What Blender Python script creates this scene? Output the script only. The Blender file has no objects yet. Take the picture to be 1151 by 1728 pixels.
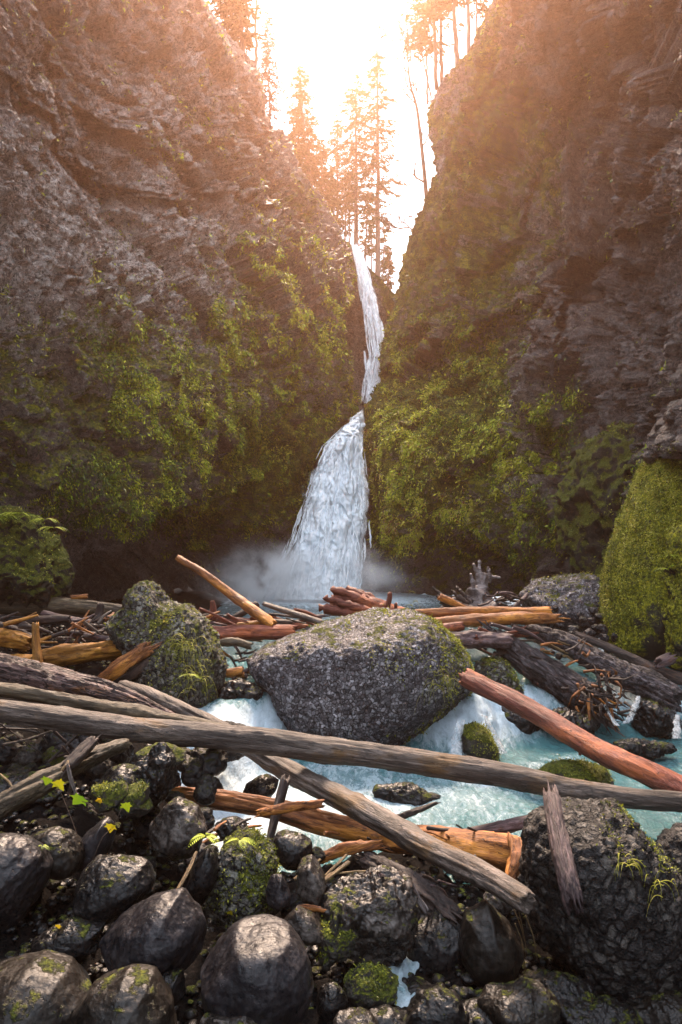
import bpy, bmesh, math, random
import numpy as np
from mathutils import Vector, Matrix

random.seed(7)
RNG = np.random.default_rng(7)
F, HX, HY, CAMZ = 1152.0, 575.5, 920.0, 2.3     # focal length in photo pixels, horizon, eye height
scene = bpy.context.scene
COL = scene.collection


def P(px, py, Y):
    """the point of the place that lies Y metres ahead of the camera in the direction of photo pixel px, py"""
    return np.array(((px - HX) / F * Y, Y, CAMZ - (py - HY) / F * Y))


def Parr(px, py, Y):
    return np.stack(((px - HX) / F * Y, Y, CAMZ - (py - HY) / F * Y), -1)


# ---------------------------------------------------------------- noise
_perm = RNG.permutation(256)
_perm = np.concatenate([_perm, _perm, _perm]).astype(np.int64)
_g = RNG.normal(size=(256, 3))
_g /= np.linalg.norm(_g, axis=1)[:, None]


def perlin(p, seed=0):
    p = np.asarray(p, float) + seed * 17.137
    i = np.floor(p).astype(np.int64)
    f = p - i
    u = f * f * f * (f * (f * 6 - 15) + 10)
    i &= 255
    r = np.zeros(p.shape[:-1])
    for dx in (0, 1):
        wx = u[..., 0] if dx else 1 - u[..., 0]
        for dy in (0, 1):
            wy = u[..., 1] if dy else 1 - u[..., 1]
            for dz in (0, 1):
                wz = u[..., 2] if dz else 1 - u[..., 2]
                h = _perm[_perm[_perm[(i[..., 0] + dx) & 255] + ((i[..., 1] + dy) & 255)] + ((i[..., 2] + dz) & 255)]
                g = _g[h]
                d = g[..., 0] * (f[..., 0] - dx) + g[..., 1] * (f[..., 1] - dy) + g[..., 2] * (f[..., 2] - dz)
                r += wx * wy * wz * d
    return r * 1.6


def fbm(p, oct=4, gain=0.5, seed=0):
    p = np.asarray(p, float)
    a, s = 1.0, 0.0
    for k in range(oct):
        s = s + a * perlin(p * 2.03 ** k, seed + k * 3)
        a *= gain
    return s


def ridged(p, oct=4, gain=0.5, seed=0):
    p = np.asarray(p, float)
    a, s = 1.0, 0.0
    for k in range(oct):
        s = s + a * (1 - 2.2 * np.abs(perlin(p * 2.03 ** k, seed + k * 3)))
        a *= gain
    return s


def worley(p, seed=0):
    p = np.asarray(p, float) + seed * 9.31
    i = np.floor(p).astype(np.int64)
    f1 = np.full(p.shape[0], 9.0)
    f2 = np.full(p.shape[0], 9.0)
    cid = np.zeros(p.shape[0], np.int64)
    for dx in (-1, 0, 1):
        for dy in (-1, 0, 1):
            for dz in (-1, 0, 1):
                c = i + (dx, dy, dz)
                cc = c & 255
                h = _perm[_perm[_perm[cc[:, 0]] + cc[:, 1]] + cc[:, 2]]
                o = _g[h] * 0.42 + 0.5
                d = np.linalg.norm(c + o - p, axis=1)
                m = d < f1
                f2 = np.where(m, f1, np.minimum(f2, d))
                cid = np.where(m, h, cid)
                f1 = np.where(m, d, f1)
    return f1, f2, cid


def facet(p, seed=0, tilt=0.9, crack=0.35):
    """broken rock: every cell is a flat block with its own height and lean, with a crack round it"""
    p = np.asarray(p, float)
    sh = p.shape[:-1]
    p = p.reshape(-1, 3) + seed * 9.31
    i = np.floor(p).astype(np.int64)
    f1 = np.full(len(p), 9.0)
    f2 = np.full(len(p), 9.0)
    best = np.zeros((len(p), 3))
    cid = np.zeros(len(p), np.int64)
    for dx in (-1, 0, 1):
        for dy in (-1, 0, 1):
            for dz in (-1, 0, 1):
                c = i + (dx, dy, dz)
                cc = c & 255
                h = _perm[_perm[_perm[cc[:, 0]] + cc[:, 1]] + cc[:, 2]]
                o = c + _g[h] * 0.45 + 0.5
                d = np.linalg.norm(o - p, axis=1)
                m = d < f1
                f2 = np.where(m, f1, np.minimum(f2, d))
                cid = np.where(m, h, cid)
                best = np.where(m[:, None], o, best)
                f1 = np.where(m, d, f1)
    g = _g[(cid * 7 + 13) & 255]
    r = (_perm[(cid + 91) & 255] / 255.0 - 0.5) + tilt * (g * (p - best)).sum(1)
    r = r - crack * (1 - sstep(0.0, 0.10, f2 - f1))
    return r.reshape(sh)


def sstep(a, b, x):
    t = np.clip((x - a) / (b - a), 0, 1)
    return t * t * (3 - 2 * t)


def unit(v):
    return v / np.maximum(np.linalg.norm(v, axis=-1, keepdims=True), 1e-9)


# ---------------------------------------------------------------- meshes
def mesh_np(name, V, Fc, mat=None, smooth=True, attrs=None, parent=None, loc=None, rot=None):
    """link one mesh object; Fc is an (n,4) or (n,3) int array or a list of such arrays"""
    V = np.asarray(V, np.float64)
    Fl = Fc if isinstance(Fc, list) else [Fc]
    me = bpy.data.meshes.new(name)
    me.vertices.add(len(V))
    me.vertices.foreach_set('co', V.astype(np.float32).ravel())
    loops = np.concatenate([np.asarray(f, np.int64).ravel() for f in Fl])
    tot = np.concatenate([np.full(len(f), np.asarray(f).shape[1], np.int64) for f in Fl])
    st = np.concatenate([[0], np.cumsum(tot)[:-1]])
    me.loops.add(len(loops))
    me.loops.foreach_set('vertex_index', loops.astype(np.int32))
    me.polygons.add(len(tot))
    me.polygons.foreach_set('loop_start', st.astype(np.int32))
    me.polygons.foreach_set('loop_total', tot.astype(np.int32))
    me.polygons.foreach_set('use_smooth', np.full(len(tot), bool(smooth)))
    for k, a in (attrs or {}).items():
        at = me.attributes.new(k, 'FLOAT', 'POINT')
        at.data.foreach_set('value', np.asarray(a, np.float32))
    me.update(calc_edges=True)
    o = bpy.data.objects.new(name, me)
    COL.objects.link(o)
    if mat:
        me.materials.append(mat)
    if parent:
        o.parent = parent
    if rot is not None:
        m = Matrix(np.asarray(rot).tolist()).to_4x4()
        m.translation = Vector(loc)
        o.matrix_world = m
    elif loc is not None:
        o.location = loc
    return o


def grid_faces(n, m, wrap=False):
    """n rows, m columns"""
    i = np.arange(n - 1)[:, None] * m
    if wrap:
        j = np.arange(m)[None]
        j2 = (j + 1) % m
    else:
        j = np.arange(m - 1)[None]
        j2 = j + 1
    return np.stack([i + j, i + j2, i + m + j2, i + m + j], -1).reshape(-1, 4)


def grid_normals(V):
    du = np.gradient(V, axis=1)
    dv = np.gradient(V, axis=0)
    return unit(np.cross(du, dv))


def tri_normals(V, T):
    n = np.cross(V[T[:, 1]] - V[T[:, 0]], V[T[:, 2]] - V[T[:, 0]])
    N = np.zeros_like(V)
    for k in range(3):
        np.add.at(N, T[:, k], n)
    return unit(N)


def tag(o, label=None, cat=None, group=None, kind=None):
    if label:
        o['label'] = label
    if cat:
        o['category'] = cat
    if group:
        o['group'] = group
    if kind:
        o['kind'] = kind
    return o


def empty(name, loc, label=None, cat=None, group=None):
    o = bpy.data.objects.new(name, None)
    o.empty_display_size = 0.1
    COL.objects.link(o)
    o.location = loc
    return tag(o, label, cat, group)


class MB:
    """collects pieces into one mesh"""
    def __init__(s):
        s.V, s.Q, s.T, s.n, s.A = [], [], [], 0, []

    def add(s, V, Q=None, T=None, a=0.5):
        V = np.asarray(V, float)
        if Q is not None and len(Q):
            s.Q.append(np.asarray(Q) + s.n)
        if T is not None and len(T):
            s.T.append(np.asarray(T) + s.n)
        s.V.append(V)
        s.A.append(np.broadcast_to(np.asarray(a, float), (len(V),)))
        s.n += len(V)

    def tube(s, pts, rad, seg=6, a=0.5, cap=True):
        pts = np.asarray(pts, float)
        n = len(pts)
        rad = np.broadcast_to(np.asarray(rad, float), (n,))
        t = unit(np.gradient(pts, axis=0))
        ref = np.array((0.31, 0.2, 0.93)) if abs(t[:, 2].mean()) < 0.8 else np.array((1.0, 0.1, 0.05))
        u = unit(np.cross(t, ref))
        w = np.cross(t, u)
        th = np.arange(seg) / seg * 2 * math.pi
        V = (pts[:, None] + rad[:, None, None] * (np.cos(th)[None, :, None] * u[:, None] + np.sin(th)[None, :, None] * w[:, None])).reshape(-1, 3)
        Q = grid_faces(n, seg, True)
        T = None
        if cap:
            V = np.concatenate([V, pts[:1], pts[-1:]])
            j = np.arange(seg)
            k = (j + 1) % seg
            b = (n - 1) * seg
            T = np.concatenate([np.stack([k, j, np.full(seg, n * seg)], -1), np.stack([b + j, b + k, np.full(seg, n * seg + 1)], -1)])
        s.add(V, Q, T, a)

    def build(s, name, mat, parent=None, loc=(0, 0, 0), smooth=True):
        V = np.concatenate(s.V) - np.asarray(loc, float)
        Fl = []
        if s.Q:
            Fl.append(np.concatenate(s.Q))
        if s.T:
            Fl.append(np.concatenate(s.T))
        return mesh_np(name, V, Fl, mat, smooth, {'tint': np.concatenate(s.A)}, parent, loc if parent is None else (0, 0, 0))


def leaf_quads(B, D, S, L, W, lift):
    """folded rhombic leaves: base B, direction D, side S, length, width -> verts (4n,3), quads"""
    n = len(B)
    L = L[:, None]
    W = W[:, None]
    up = np.cross(S, D)
    mid = B + D * L * 0.45 + up * lift[:, None]
    V = np.stack([B, mid + S * W * 0.5, B + D * L - up * lift[:, None] * 0.6, mid - S * W * 0.5], 1).reshape(-1, 3)
    i = np.arange(n) * 4
    return V, np.stack([i, i + 1, i + 2, i + 3], -1)


# ---------------------------------------------------------------- materials
def srgb(h):
    h = h.lstrip('#')
    c = [int(h[i:i + 2], 16) / 255 for i in (0, 2, 4)]
    return tuple(x / 12.92 if x < 0.04045 else ((x + 0.055) / 1.055) ** 2.4 for x in c) + (1,)


class NT:
    def __init__(s, name):
        s.m = bpy.data.materials.new(name)
        s.m.use_nodes = True
        s.t = s.m.node_tree
        s.b = s.t.nodes['Principled BSDF']
        s.out = s.t.nodes['Material Output']

    def n(s, typ, **kw):
        nd = s.t.nodes.new(typ)
        for k, v in kw.items():
            if hasattr(nd, k) and k not in nd.inputs:
                setattr(nd, k, v)
            else:
                nd.inputs[k].default_value = v
        return nd

    def l(s, a, b):
        s.t.links.new(a, b)

    def coord(s, scale=(1, 1, 1), kind='Object', rot=(0, 0, 0)):
        tc = s.n('ShaderNodeTexCoord')
        mp = s.n('ShaderNodeMapping')
        mp.inputs['Scale'].default_value = scale
        mp.inputs['Rotation'].default_value = rot
        s.l(tc.outputs[kind], mp.inputs['Vector'])
        return mp.outputs['Vector']

    def noise(s, vec, scale, detail=4, rough=0.6, dist=0.0):
        nd = s.n('ShaderNodeTexNoise')
        nd.inputs['Scale'].default_value = scale
        nd.inputs['Detail'].default_value = detail
        nd.inputs['Roughness'].default_value = rough
        nd.inputs['Distortion'].default_value = dist
        s.l(vec, nd.inputs['Vector'])
        return nd.outputs['Fac']

    def voro(s, vec, scale, feature='F1', rnd=1.0):
        nd = s.n('ShaderNodeTexVoronoi')
        nd.feature = feature
        nd.inputs['Scale'].default_value = scale
        nd.inputs['Randomness'].default_value = rnd
        s.l(vec, nd.inputs['Vector'])
        return nd

    def ramp(s, fac, stops, interp='LINEAR'):
        nd = s.n('ShaderNodeValToRGB')
        cr = nd.color_ramp
        cr.interpolation = interp
        while len(cr.elements) < len(stops):
            cr.elements.new(0.5)
        for e, (p, c) in zip(cr.elements, stops):
            e.position = p
            e.color = c if len(c) == 4 else tuple(c) + (1,)
        s.l(fac, nd.inputs['Fac'])
        return nd.outputs['Color']

    def math(s, op, a, b=None, clamp=False):
        nd = s.n('ShaderNodeMath')
        nd.operation = op
        nd.use_clamp = clamp
        for k, v in enumerate((a, b)):
            if v is None:
                continue
            if isinstance(v, (int, float)):
                nd.inputs[k].default_value = v
            else:
                s.l(v, nd.inputs[k])
        return nd.outputs[0]

    def rng(s, fac, a, b, c=0.0, d=1.0):
        nd = s.n('ShaderNodeMapRange')
        nd.interpolation_type = 'SMOOTHSTEP'
        for k, v in zip((1, 2, 3, 4), (a, b, c, d)):
            nd.inputs[k].default_value = v
        s.l(fac, nd.inputs[0])
        return nd.outputs[0]

    def mix(s, fac, a, b, mode='MIX'):
        nd = s.n('ShaderNodeMix')
        nd.data_type = 'RGBA'
        nd.blend_type = mode
        for sock, v in ((nd.inputs['Factor'], fac), (nd.inputs[6], a), (nd.inputs[7], b)):
            if isinstance(v, (int, float)):
                sock.default_value = v
            elif isinstance(v, tuple):
                sock.default_value = v if len(v) == 4 else v + (1,)
            else:
                s.l(v, sock)
        return nd.outputs[2]

    def attr(s, name):
        nd = s.n('ShaderNodeAttribute')
        nd.attribute_name = name
        return nd.outputs['Fac']

    def nz(s):
        g = s.n('ShaderNodeNewGeometry')
        x = s.n('ShaderNodeSeparateXYZ')
        s.l(g.outputs['Normal'], x.inputs[0])
        return x.outputs['Z']

    def bump(s, h, dist, strength=1.0, prev=None):
        nd = s.n('ShaderNodeBump')
        nd.inputs['Strength'].default_value = strength
        nd.inputs['Distance'].default_value = dist
        s.l(h, nd.inputs['Height'])
        if prev is not None:
            s.l(prev, nd.inputs['Normal'])
        return nd.outputs['Normal']

    def done(s, color=None, rough=0.7, normal=None, spec=0.5, **kw):
        def put(k, v):
            if v is None:
                return
            if isinstance(v, (int, float, tuple)):
                s.b.inputs[k].default_value = v if not (isinstance(v, tuple) and len(v) == 3) else v + (1,)
            else:
                s.l(v, s.b.inputs[k])
        put('Base Color', color)
        put('Roughness', rough)
        put('Normal', normal)
        put('Specular IOR Level', spec)
        for k, v in kw.items():
            put(k, v)
        return s.m


MOSS_STOPS = [(0.30, (0.012, 0.016, 0.003)), (0.5, (0.055, 0.064, 0.008)), (0.72, (0.15, 0.145, 0.014))]
MOSS_BRIGHT = [(0.36, (0.010, 0.012, 0.002)), (0.5, (0.11, 0.115, 0.008)), (0.64, (0.34, 0.31, 0.015))]


def mat_rock(name, dark, mid, pale, rough=0.55, moss=0.0, pebble=0.0, scale=1.0, bump=0.03, vein=False):
    t = NT(name)
    v = t.coord()
    n1 = t.noise(v, 2.2 * scale, 8, 0.68)
    n2 = t.noise(v, 14 * scale, 6, 0.7)
    f = t.math('ADD', t.math('MULTIPLY', n1, 0.6), t.math('MULTIPLY', n2, 0.4))
    c = t.ramp(f, [(0.36, dark), (0.5, mid), (0.66, pale)])
    h = t.math('ADD', t.math('MULTIPLY', n2, 0.5), n1)
    nrm = None
    if pebble:
        wob = t.n('ShaderNodeTexNoise')
        wob.inputs['Scale'].default_value = pebble * 0.9
        wob.inputs['Detail'].default_value = 4
        t.l(v, wob.inputs['Vector'])
        vw = t.n('ShaderNodeVectorMath')
        vw.operation = 'MULTIPLY_ADD'
        vw.inputs[1].default_value = (1.1 / pebble,) * 3
        t.l(wob.outputs['Color'], vw.inputs[0])
        t.l(v, vw.inputs[2])
        vp = vw.outputs[0]
        vo = t.voro(vp, pebble)
        ve = t.voro(vp, pebble, 'DISTANCE_TO_EDGE')
        hue = t.n('ShaderNodeSeparateColor')
        t.l(vo.outputs['Color'], hue.inputs[0])
        cell = t.ramp(hue.outputs[0], [(0.0, dark), (0.55, mid), (0.92, pale), (1.0, tuple(min(1, x * 1.3) for x in pale))])
        c = t.mix(0.55, c, cell)
        edge = t.rng(t.math('ADD', ve.outputs['Distance'], t.math('MULTIPLY', t.math('SUBTRACT', n2, 0.5), 0.5)), -0.04, 0.22)
        c = t.mix(edge, tuple(x * 0.3 for x in dark), c)
        nrm = t.bump(edge, 0.02, 0.8)
        vo2 = t.voro(vp, pebble * 2.7, 'DISTANCE_TO_EDGE')
        nrm = t.bump(t.rng(vo2.outputs['Distance'], 0.0, 0.2), 0.006, 0.8, nrm)
    pit = t.voro(v, 26 * scale)
    pitm = t.rng(pit.outputs['Distance'], 0.12, 0.3)
    pitsel = t.rng(t.noise(v, 5 * scale, 2), 0.55, 0.65)
    nrm = t.bump(t.math('MAXIMUM', pitm, t.math('SUBTRACT', 1.0, pitsel)), 0.006 / scale, 0.7, nrm)
    nrm = t.bump(h, bump, 0.9, nrm)
    if vein:
        w = t.noise(t.coord((1, 3.4, 2.2)), 2.3 * scale, 5, 0.6, 1.2)
        c = t.mix(t.rng(w, 0.52, 0.62, 0, 0.6), c, pale)
    r = t.rng(n2, 0.3, 0.7, rough - 0.13, rough + 0.15)
    if moss:
        nz = t.nz()
        mn = t.noise(v, 3.1 * scale, 7, 0.72)
        mk = t.rng(t.math('ADD', mn, t.math('MULTIPLY', nz, 0.22)), 0.72 - moss * 0.42, 0.80 - moss * 0.42)
        mc = t.ramp(t.noise(v, 38 if scale > 0.9 else 16, 5, 0.75), MOSS_STOPS if scale > 0.9 else MOSS_BRIGHT)
        c = t.mix(mk, c, mc)
        nrm = t.bump(t.math('MULTIPLY', t.noise(v, 60, 3, 0.7), mk), 0.03, 0.9, nrm)
        r = t.math('MAXIMUM', r, t.math('MULTIPLY', mk, 0.9))
    return t.done(c, r, nrm, 0.22)


def mat_wood(name, dark, mid, pale, alt=None, altcut=0.55, rough=0.6, furrow=0.0, grain=1.0):
    """weathered wood: grain runs along the object's own X axis"""
    t = NT(name)
    vg = t.coord((0.35 * grain, 7 * grain, 7 * grain))
    vo = t.coord((0.8, 1.6, 1.6))
    g = t.noise(vg, 4.0, 8, 0.68, 0.4)
    g2 = t.noise(vg, 13.0, 4, 0.7)
    big = t.noise(vo, 1.6, 6, 0.65)
    g3 = t.noise(t.coord((0.5 * grain, 26 * grain, 26 * grain)), 5.0, 4, 0.75)
    f = t.math('ADD', t.math('ADD', t.math('MULTIPLY', g, 0.45), t.math('MULTIPLY', g2, 0.25)), t.math('MULTIPLY', g3, 0.30))
    c = t.ramp(f, [(0.40, dark), (0.5, mid), (0.60, pale)])
    if alt:
        ca = t.ramp(f, [(0.33, tuple(x * 0.28 for x in alt)), (0.48, alt), (0.66, tuple(min(1, x * 1.5) for x in alt))])
        c = t.mix(t.rng(big, altcut, altcut + 0.1), c, ca)
    stain = t.noise(vo, 5.0, 6, 0.7)
    c = t.mix(t.rng(stain, 0.56, 0.68, 0, 0.75), c, tuple(x * 0.6 for x in dark))
    blot = t.noise(t.coord((1.0, 2.6, 2.6)), 1.1, 5, 0.6)
    c = t.mix(t.rng(blot, 0.42, 0.60, 0.55, 0.0), c, dark)
    nrm = t.bump(f, 0.03, 1.0)
    crack = t.noise(t.coord((0.25, 9, 9)), 2.6, 3, 0.5, 0.6)
    ck = t.rng(t.math('ABSOLUTE', t.math('SUBTRACT', crack, 0.5)), 0.0, 0.014)
    c = t.mix(ck, tuple(x * 0.3 for x in dark), c)
    nrm = t.bump(ck, 0.012, 0.7, nrm)
    if furrow:
        fb = t.noise(t.coord((1.6, 9, 9)), 1.7, 4, 0.6, 0.8)
        fm = t.rng(t.math('ABSOLUTE', t.math('SUBTRACT', fb, 0.5)), 0.0, 0.07)
        c = t.mix(fm, tuple(x * 0.4 for x in dark), c)
        nrm = t.bump(fm, furrow, 0.9, nrm)
    return t.done(c, t.rng(g2, 0.3, 0.7, rough - 0.12, rough + 0.14), nrm, 0.4)


def mat_leaf(name, stops, rough=0.55, trans=0.25):
    t = NT(name)
    c = t.ramp(t.attr('tint'), stops)
    m = t.done(c, rough, None, 0.35)
    tr = t.n('ShaderNodeBsdfTranslucent')
    t.l(c, tr.inputs[0])
    mx = t.n('ShaderNodeMixShader')
    mx.inputs[0].default_value = trans
    t.l(t.b.outputs[0], mx.inputs[1])
    t.l(tr.outputs[0], mx.inputs[2])
    t.l(mx.outputs[0], t.out.inputs['Surface'])
    return m
# ================================================================ terrain
def tps(ctrl):
    """thin-plate spline of 1/Y over the picture directions (a plane in the place is linear in it)"""
    c = np.array(ctrl, float)
    X = c[:, :2] / 500.0
    v = 1.0 / c[:, 2]
    n = len(c)
    def U(r2):
        return 0.5 * r2 * np.log(r2 + 1e-9)
    K = U(((X[:, None] - X[None]) ** 2).sum(-1)) + np.eye(n) * 0.01
    Pm = np.concatenate([np.ones((n, 1)), X], 1)
    A = np.block([[K, Pm], [Pm.T, np.zeros((3, 3))]])
    w = np.linalg.solve(A, np.concatenate([v, np.zeros(3)]))
    def ev(px, py):
        q = np.stack([px, py], -1).reshape(-1, 2) / 500.0
        r = np.zeros(len(q))
        for k in range(n):
            r += w[k] * U(((q - X[k]) ** 2).sum(-1))
        r += w[n] + q @ w[n + 1:]
        return 1.0 / np.clip(r.reshape(px.shape), 1 / 70.0, 1 / 5.0)
    return ev


def pl_step(px, py, line, fall, soft=20):
    """0 on the left of a polyline (walking along it), 1 just right of it, fading out over `fall` pixels"""
    line = np.array(line, float)
    best = np.full(px.shape, 1e9)
    sd = np.zeros(px.shape)
    for a, b in zip(line[:-1], line[1:]):
        d = b - a
        L2 = (d ** 2).sum()
        tt = np.clip(((px - a[0]) * d[0] + (py - a[1]) * d[1]) / L2, 0, 1)
        ex, ey = px - a[0] - tt * d[0], py - a[1] - tt * d[1]
        dist = np.hypot(ex, ey)
        side = np.sign(d[0] * (py - a[1]) - d[1] * (px - a[0]))
        m = dist < best
        best = np.where(m, dist, best)
        sd = np.where(m, side * dist, sd)
    return np.where(sd > 0, sstep(0, soft, sd) * np.exp(-np.maximum(sd, 0) / fall), 0.0)


def build_cliff(name, edge, outer, ctrl, steps, seed, rows, cols, mat, strata, cover, topk=4):
    """rock wall between its skyline `edge` (list of px,py from top to bottom) and `outer` px"""
    e = np.array(edge, float)
    py = np.linspace(e[0, 1], e[-1, 1], rows)
    ex = np.interp(py, e[:, 1], e[:, 0])
    u = np.linspace(0, 1, cols) ** 0.9
    px = outer + (ex - outer)[:, None] * u[None]
    py2 = np.repeat(py[:, None], cols, 1)
    Y = tps(ctrl)(px, py2)
    N = grid_normals(Parr(px, py2, Y))
    for line, amp, fall in steps:
        Y = Y + amp * pl_step(px, py2, line, fall, 45 if fall > 115 else 10)
    V = Parr(px, py2, Y)
    if (N * V).sum(-1).mean() > 0:
        N = -N
    ca, sa = math.cos(strata), math.sin(strata)
    Q = V.copy()
    Q[..., 0] = (V[..., 0] * ca + V[..., 2] * sa) * 0.42
    Q[..., 2] = -V[..., 0] * sa + V[..., 2] * ca
    Q[..., 1] *= 0.6
    wob = np.stack([fbm(V * 0.5 + k * 11, 3, 0.55, seed + 20 + k) for k in range(3)], -1)
    d = 0.9 * fbm(V * np.array((0.11, 0.08, 0.13)), 3, 0.5, seed)
    d += 1.15 * facet(Q * 0.34 + wob * 0.22, seed + 1, 0.9, 0.25)
    d += 0.50 * facet(Q * np.array((1.1, 1, 0.9)) + wob * 0.35, seed + 2, 0.9, 0.25)
    dl = d
    d = 0.20 * facet(V * 1.9 + wob * 0.5, seed + 3, 0.9, 0.3)
    d += 0.085 * facet(V * 4.6 + wob * 0.8, seed + 4, 0.9, 0.3)
    d += 0.10 * fbm(V * 1.4, 4, 0.65, seed + 5)
    d += 0.05 * fbm(V * 7.0, 3, 0.7, seed + 6)
    fade = 0.14 + 0.86 * sstep(0, 90, np.abs(px - ex[:, None]))
    d = (dl * fade + d * (0.5 + 0.5 * fade)) * np.clip(Y / 24.0, 0.45, 1.2)
    V = V + N * d[..., None]
    # the wall turns away behind its skyline, and carries on back above the frame
    sgn = 1 if outer < ex.mean() else -1
    back = []
    for k in range(1, 7):
        q = V[:, -1].copy()
        q[:, 1] += k * 2.4
        s = (V[:, -1, 1] + k * 2.4) / V[:, -1, 1]
        q[:, 0] = V[:, -1, 0] * s - sgn * 0.35 * k * s
        q[:, 2] = CAMZ + (V[:, -1, 2] - CAMZ) * (1 + (s - 1) * 0.8)
        back.append(q)
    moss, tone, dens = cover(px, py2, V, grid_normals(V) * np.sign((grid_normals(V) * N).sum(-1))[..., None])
    W = np.concatenate([V] + [b[:, None] for b in back], 1)
    def padc(a):
        return np.concatenate([a] + [a[:, -1:]] * len(back), 1)
    moss_, tone_ = padc(moss), padc(tone)
    top = []
    for k in range(1, topk + 1):
        q = W[0].copy()
        q[:, 1] += k * 3.0
        q[:, 2] += k * 0.5
        q[:, 0] -= sgn * 0.6 * k
        top.append(q)
    W = np.concatenate([t[None] for t in top[::-1]] + [W], 0)
    moss_ = np.concatenate([moss_[:1]] * topk + [moss_], 0)
    tone_ = np.concatenate([tone_[:1]] * topk + [tone_], 0)
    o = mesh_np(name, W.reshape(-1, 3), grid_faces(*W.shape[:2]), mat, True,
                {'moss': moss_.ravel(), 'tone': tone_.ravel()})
    tag(o, kind='structure')
    return o, V, N, dens, px, py2


def mat_cliff():
    t = NT('cliff rock')
    v = t.coord()
    n1 = t.noise(v, 0.9, 9, 0.72, 0.3)
    n2 = t.noise(v, 7.0, 6, 0.72)
    vs = t.noise(t.coord((1, 1, 0.35)), 2.2, 6, 0.7, 0.5)
    f = t.math('ADD', t.math('ADD', t.math('MULTIPLY', n1, 0.35), t.math('MULTIPLY', n2, 0.4)), t.math('MULTIPLY', vs, 0.25))
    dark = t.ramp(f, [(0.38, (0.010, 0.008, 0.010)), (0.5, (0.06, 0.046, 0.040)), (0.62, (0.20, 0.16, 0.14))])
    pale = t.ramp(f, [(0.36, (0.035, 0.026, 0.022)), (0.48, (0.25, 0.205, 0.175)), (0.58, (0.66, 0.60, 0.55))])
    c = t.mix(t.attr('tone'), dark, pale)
    lich = t.noise(v, 4.0, 6, 0.75)
    c = t.mix(t.math('MULTIPLY', t.rng(lich, 0.58, 0.66), t.attr('tone')), c, (0.50, 0.47, 0.45))
    sp = t.noise(v, 9.0, 3, 0.8, 0.8)
    c = t.mix(t.math('MULTIPLY', t.rng(sp, 0.53, 0.58), t.math('ADD', t.math('MULTIPLY', t.attr('tone'), 0.8), 0.12)), c, (0.62, 0.55, 0.49))
    c = t.mix(t.math('MULTIPLY', t.rng(t.noise(v, 6.0, 4, 0.8, 1.2), 0.47, 0.43), 0.85), c, (0.014, 0.011, 0.011))
    ed_ = t.noise(t.coord((1, 1, 0.6), rot=(0, 0.7, 0)), 2.4, 6, 0.7, 1.0)
    edge = t.rng(t.math('ABSOLUTE', t.math('SUBTRACT', ed_, 0.5)), 0.0, 0.022)
    c = t.mix(t.math('MULTIPLY', t.math('SUBTRACT', 1.0, edge), 0.7), c, (0.012, 0.010, 0.010))
    mn = t.math('ADD', t.math('MULTIPLY', t.noise(v, 1.3, 8, 0.75), 0.6), t.math('MULTIPLY', t.noise(v, 9.0, 5, 0.7), 0.4))
    nz = t.nz()
    mk = t.rng(t.math('ADD', t.math('ADD', mn, t.math('MULTIPLY', nz, 0.16)), t.math('MULTIPLY', t.attr('moss'), 0.42)), 0.66, 0.74)
    mc = t.ramp(t.math('ADD', t.math('MULTIPLY', t.noise(v, 16, 5, 0.75), 0.6), t.math('MULTIPLY', t.noise(v, 2.1, 3), 0.4)),
                [(0.38, (0.006, 0.008, 0.002)), (0.5, (0.06, 0.068, 0.007)), (0.62, (0.32, 0.30, 0.018))])
    c = t.mix(mk, c, mc)
    nrm = t.bump(t.math('ADD', n2, n1), 0.3, 1.0)
    nrm = t.bump(edge, 0.05, 0.8, nrm)
    nrm = t.bump(t.noise(v, 22, 4, 0.75), 0.09, 1.0, nrm)
    return t.done(c, t.mix(mk, t.rng(n2, 0.35, 0.65, 0.38, 0.75), (0.9, 0.9, 0.9)), nrm, 0.4)


M_CLIFF = mat_cliff()


def bump2(px, py, cx, cy, rx, ry):
    return np.exp(-((px - cx) / rx) ** 2 - ((py - cy) / ry) ** 2)


def cover_left(px, py, V, N):
    n = fbm(V * 0.35, 4, 0.6, 31)
    green = sstep(440, 600, py + 60 * n) * (1 - sstep(820, 900, py - 0.12 * px + 50 * n))
    moss = -0.15 + 0.62 * green + 0.35 * bump2(px, py, 440, 450, 90, 50) + 0.5 * bump2(px, py, 520, 330, 60, 90) \
        + 0.7 * bump2(px, py, 480, 780, 70, 60) + 0.6 * bump2(px, py, 370, 900, 60, 60) + 0.35 * bump2(px, py, 60, 120, 120, 50)
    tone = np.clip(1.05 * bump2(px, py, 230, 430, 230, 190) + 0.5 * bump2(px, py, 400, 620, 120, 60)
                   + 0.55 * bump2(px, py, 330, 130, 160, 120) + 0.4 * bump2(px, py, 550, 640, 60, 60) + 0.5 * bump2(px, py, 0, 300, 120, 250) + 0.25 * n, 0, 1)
    tone = tone * (1 - sstep(700, 820, py))  # tone sinks towards the foot: gorge shade put into the wet rock's colour
    moss = moss - 0.12 * tone * (1 - green) + 0.22 * (1 - green) * (1 - sstep(820, 880, py)) * (0.4 + 1.2 * n)
    clump = np.clip(fbm(V * 1.7, 4, 0.75, 40) * 2.6 + 0.35, 0.0, 1.8)
    patchy = np.clip(0.35 + 1.6 * fbm(V * 0.45, 3, 0.6, 77), 0.05, 1.4)
    dens = patchy * clump * (green * 1.0 + 0.02 * (1 - sstep(820, 900, py)) + 0.4 * bump2(px, py, 440, 450, 80, 40)
                    + 0.9 * bump2(px, py, 470, 780, 80, 60) + 0.25 * bump2(px, py, 350, 880, 80, 60))
    return moss, tone, dens


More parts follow.
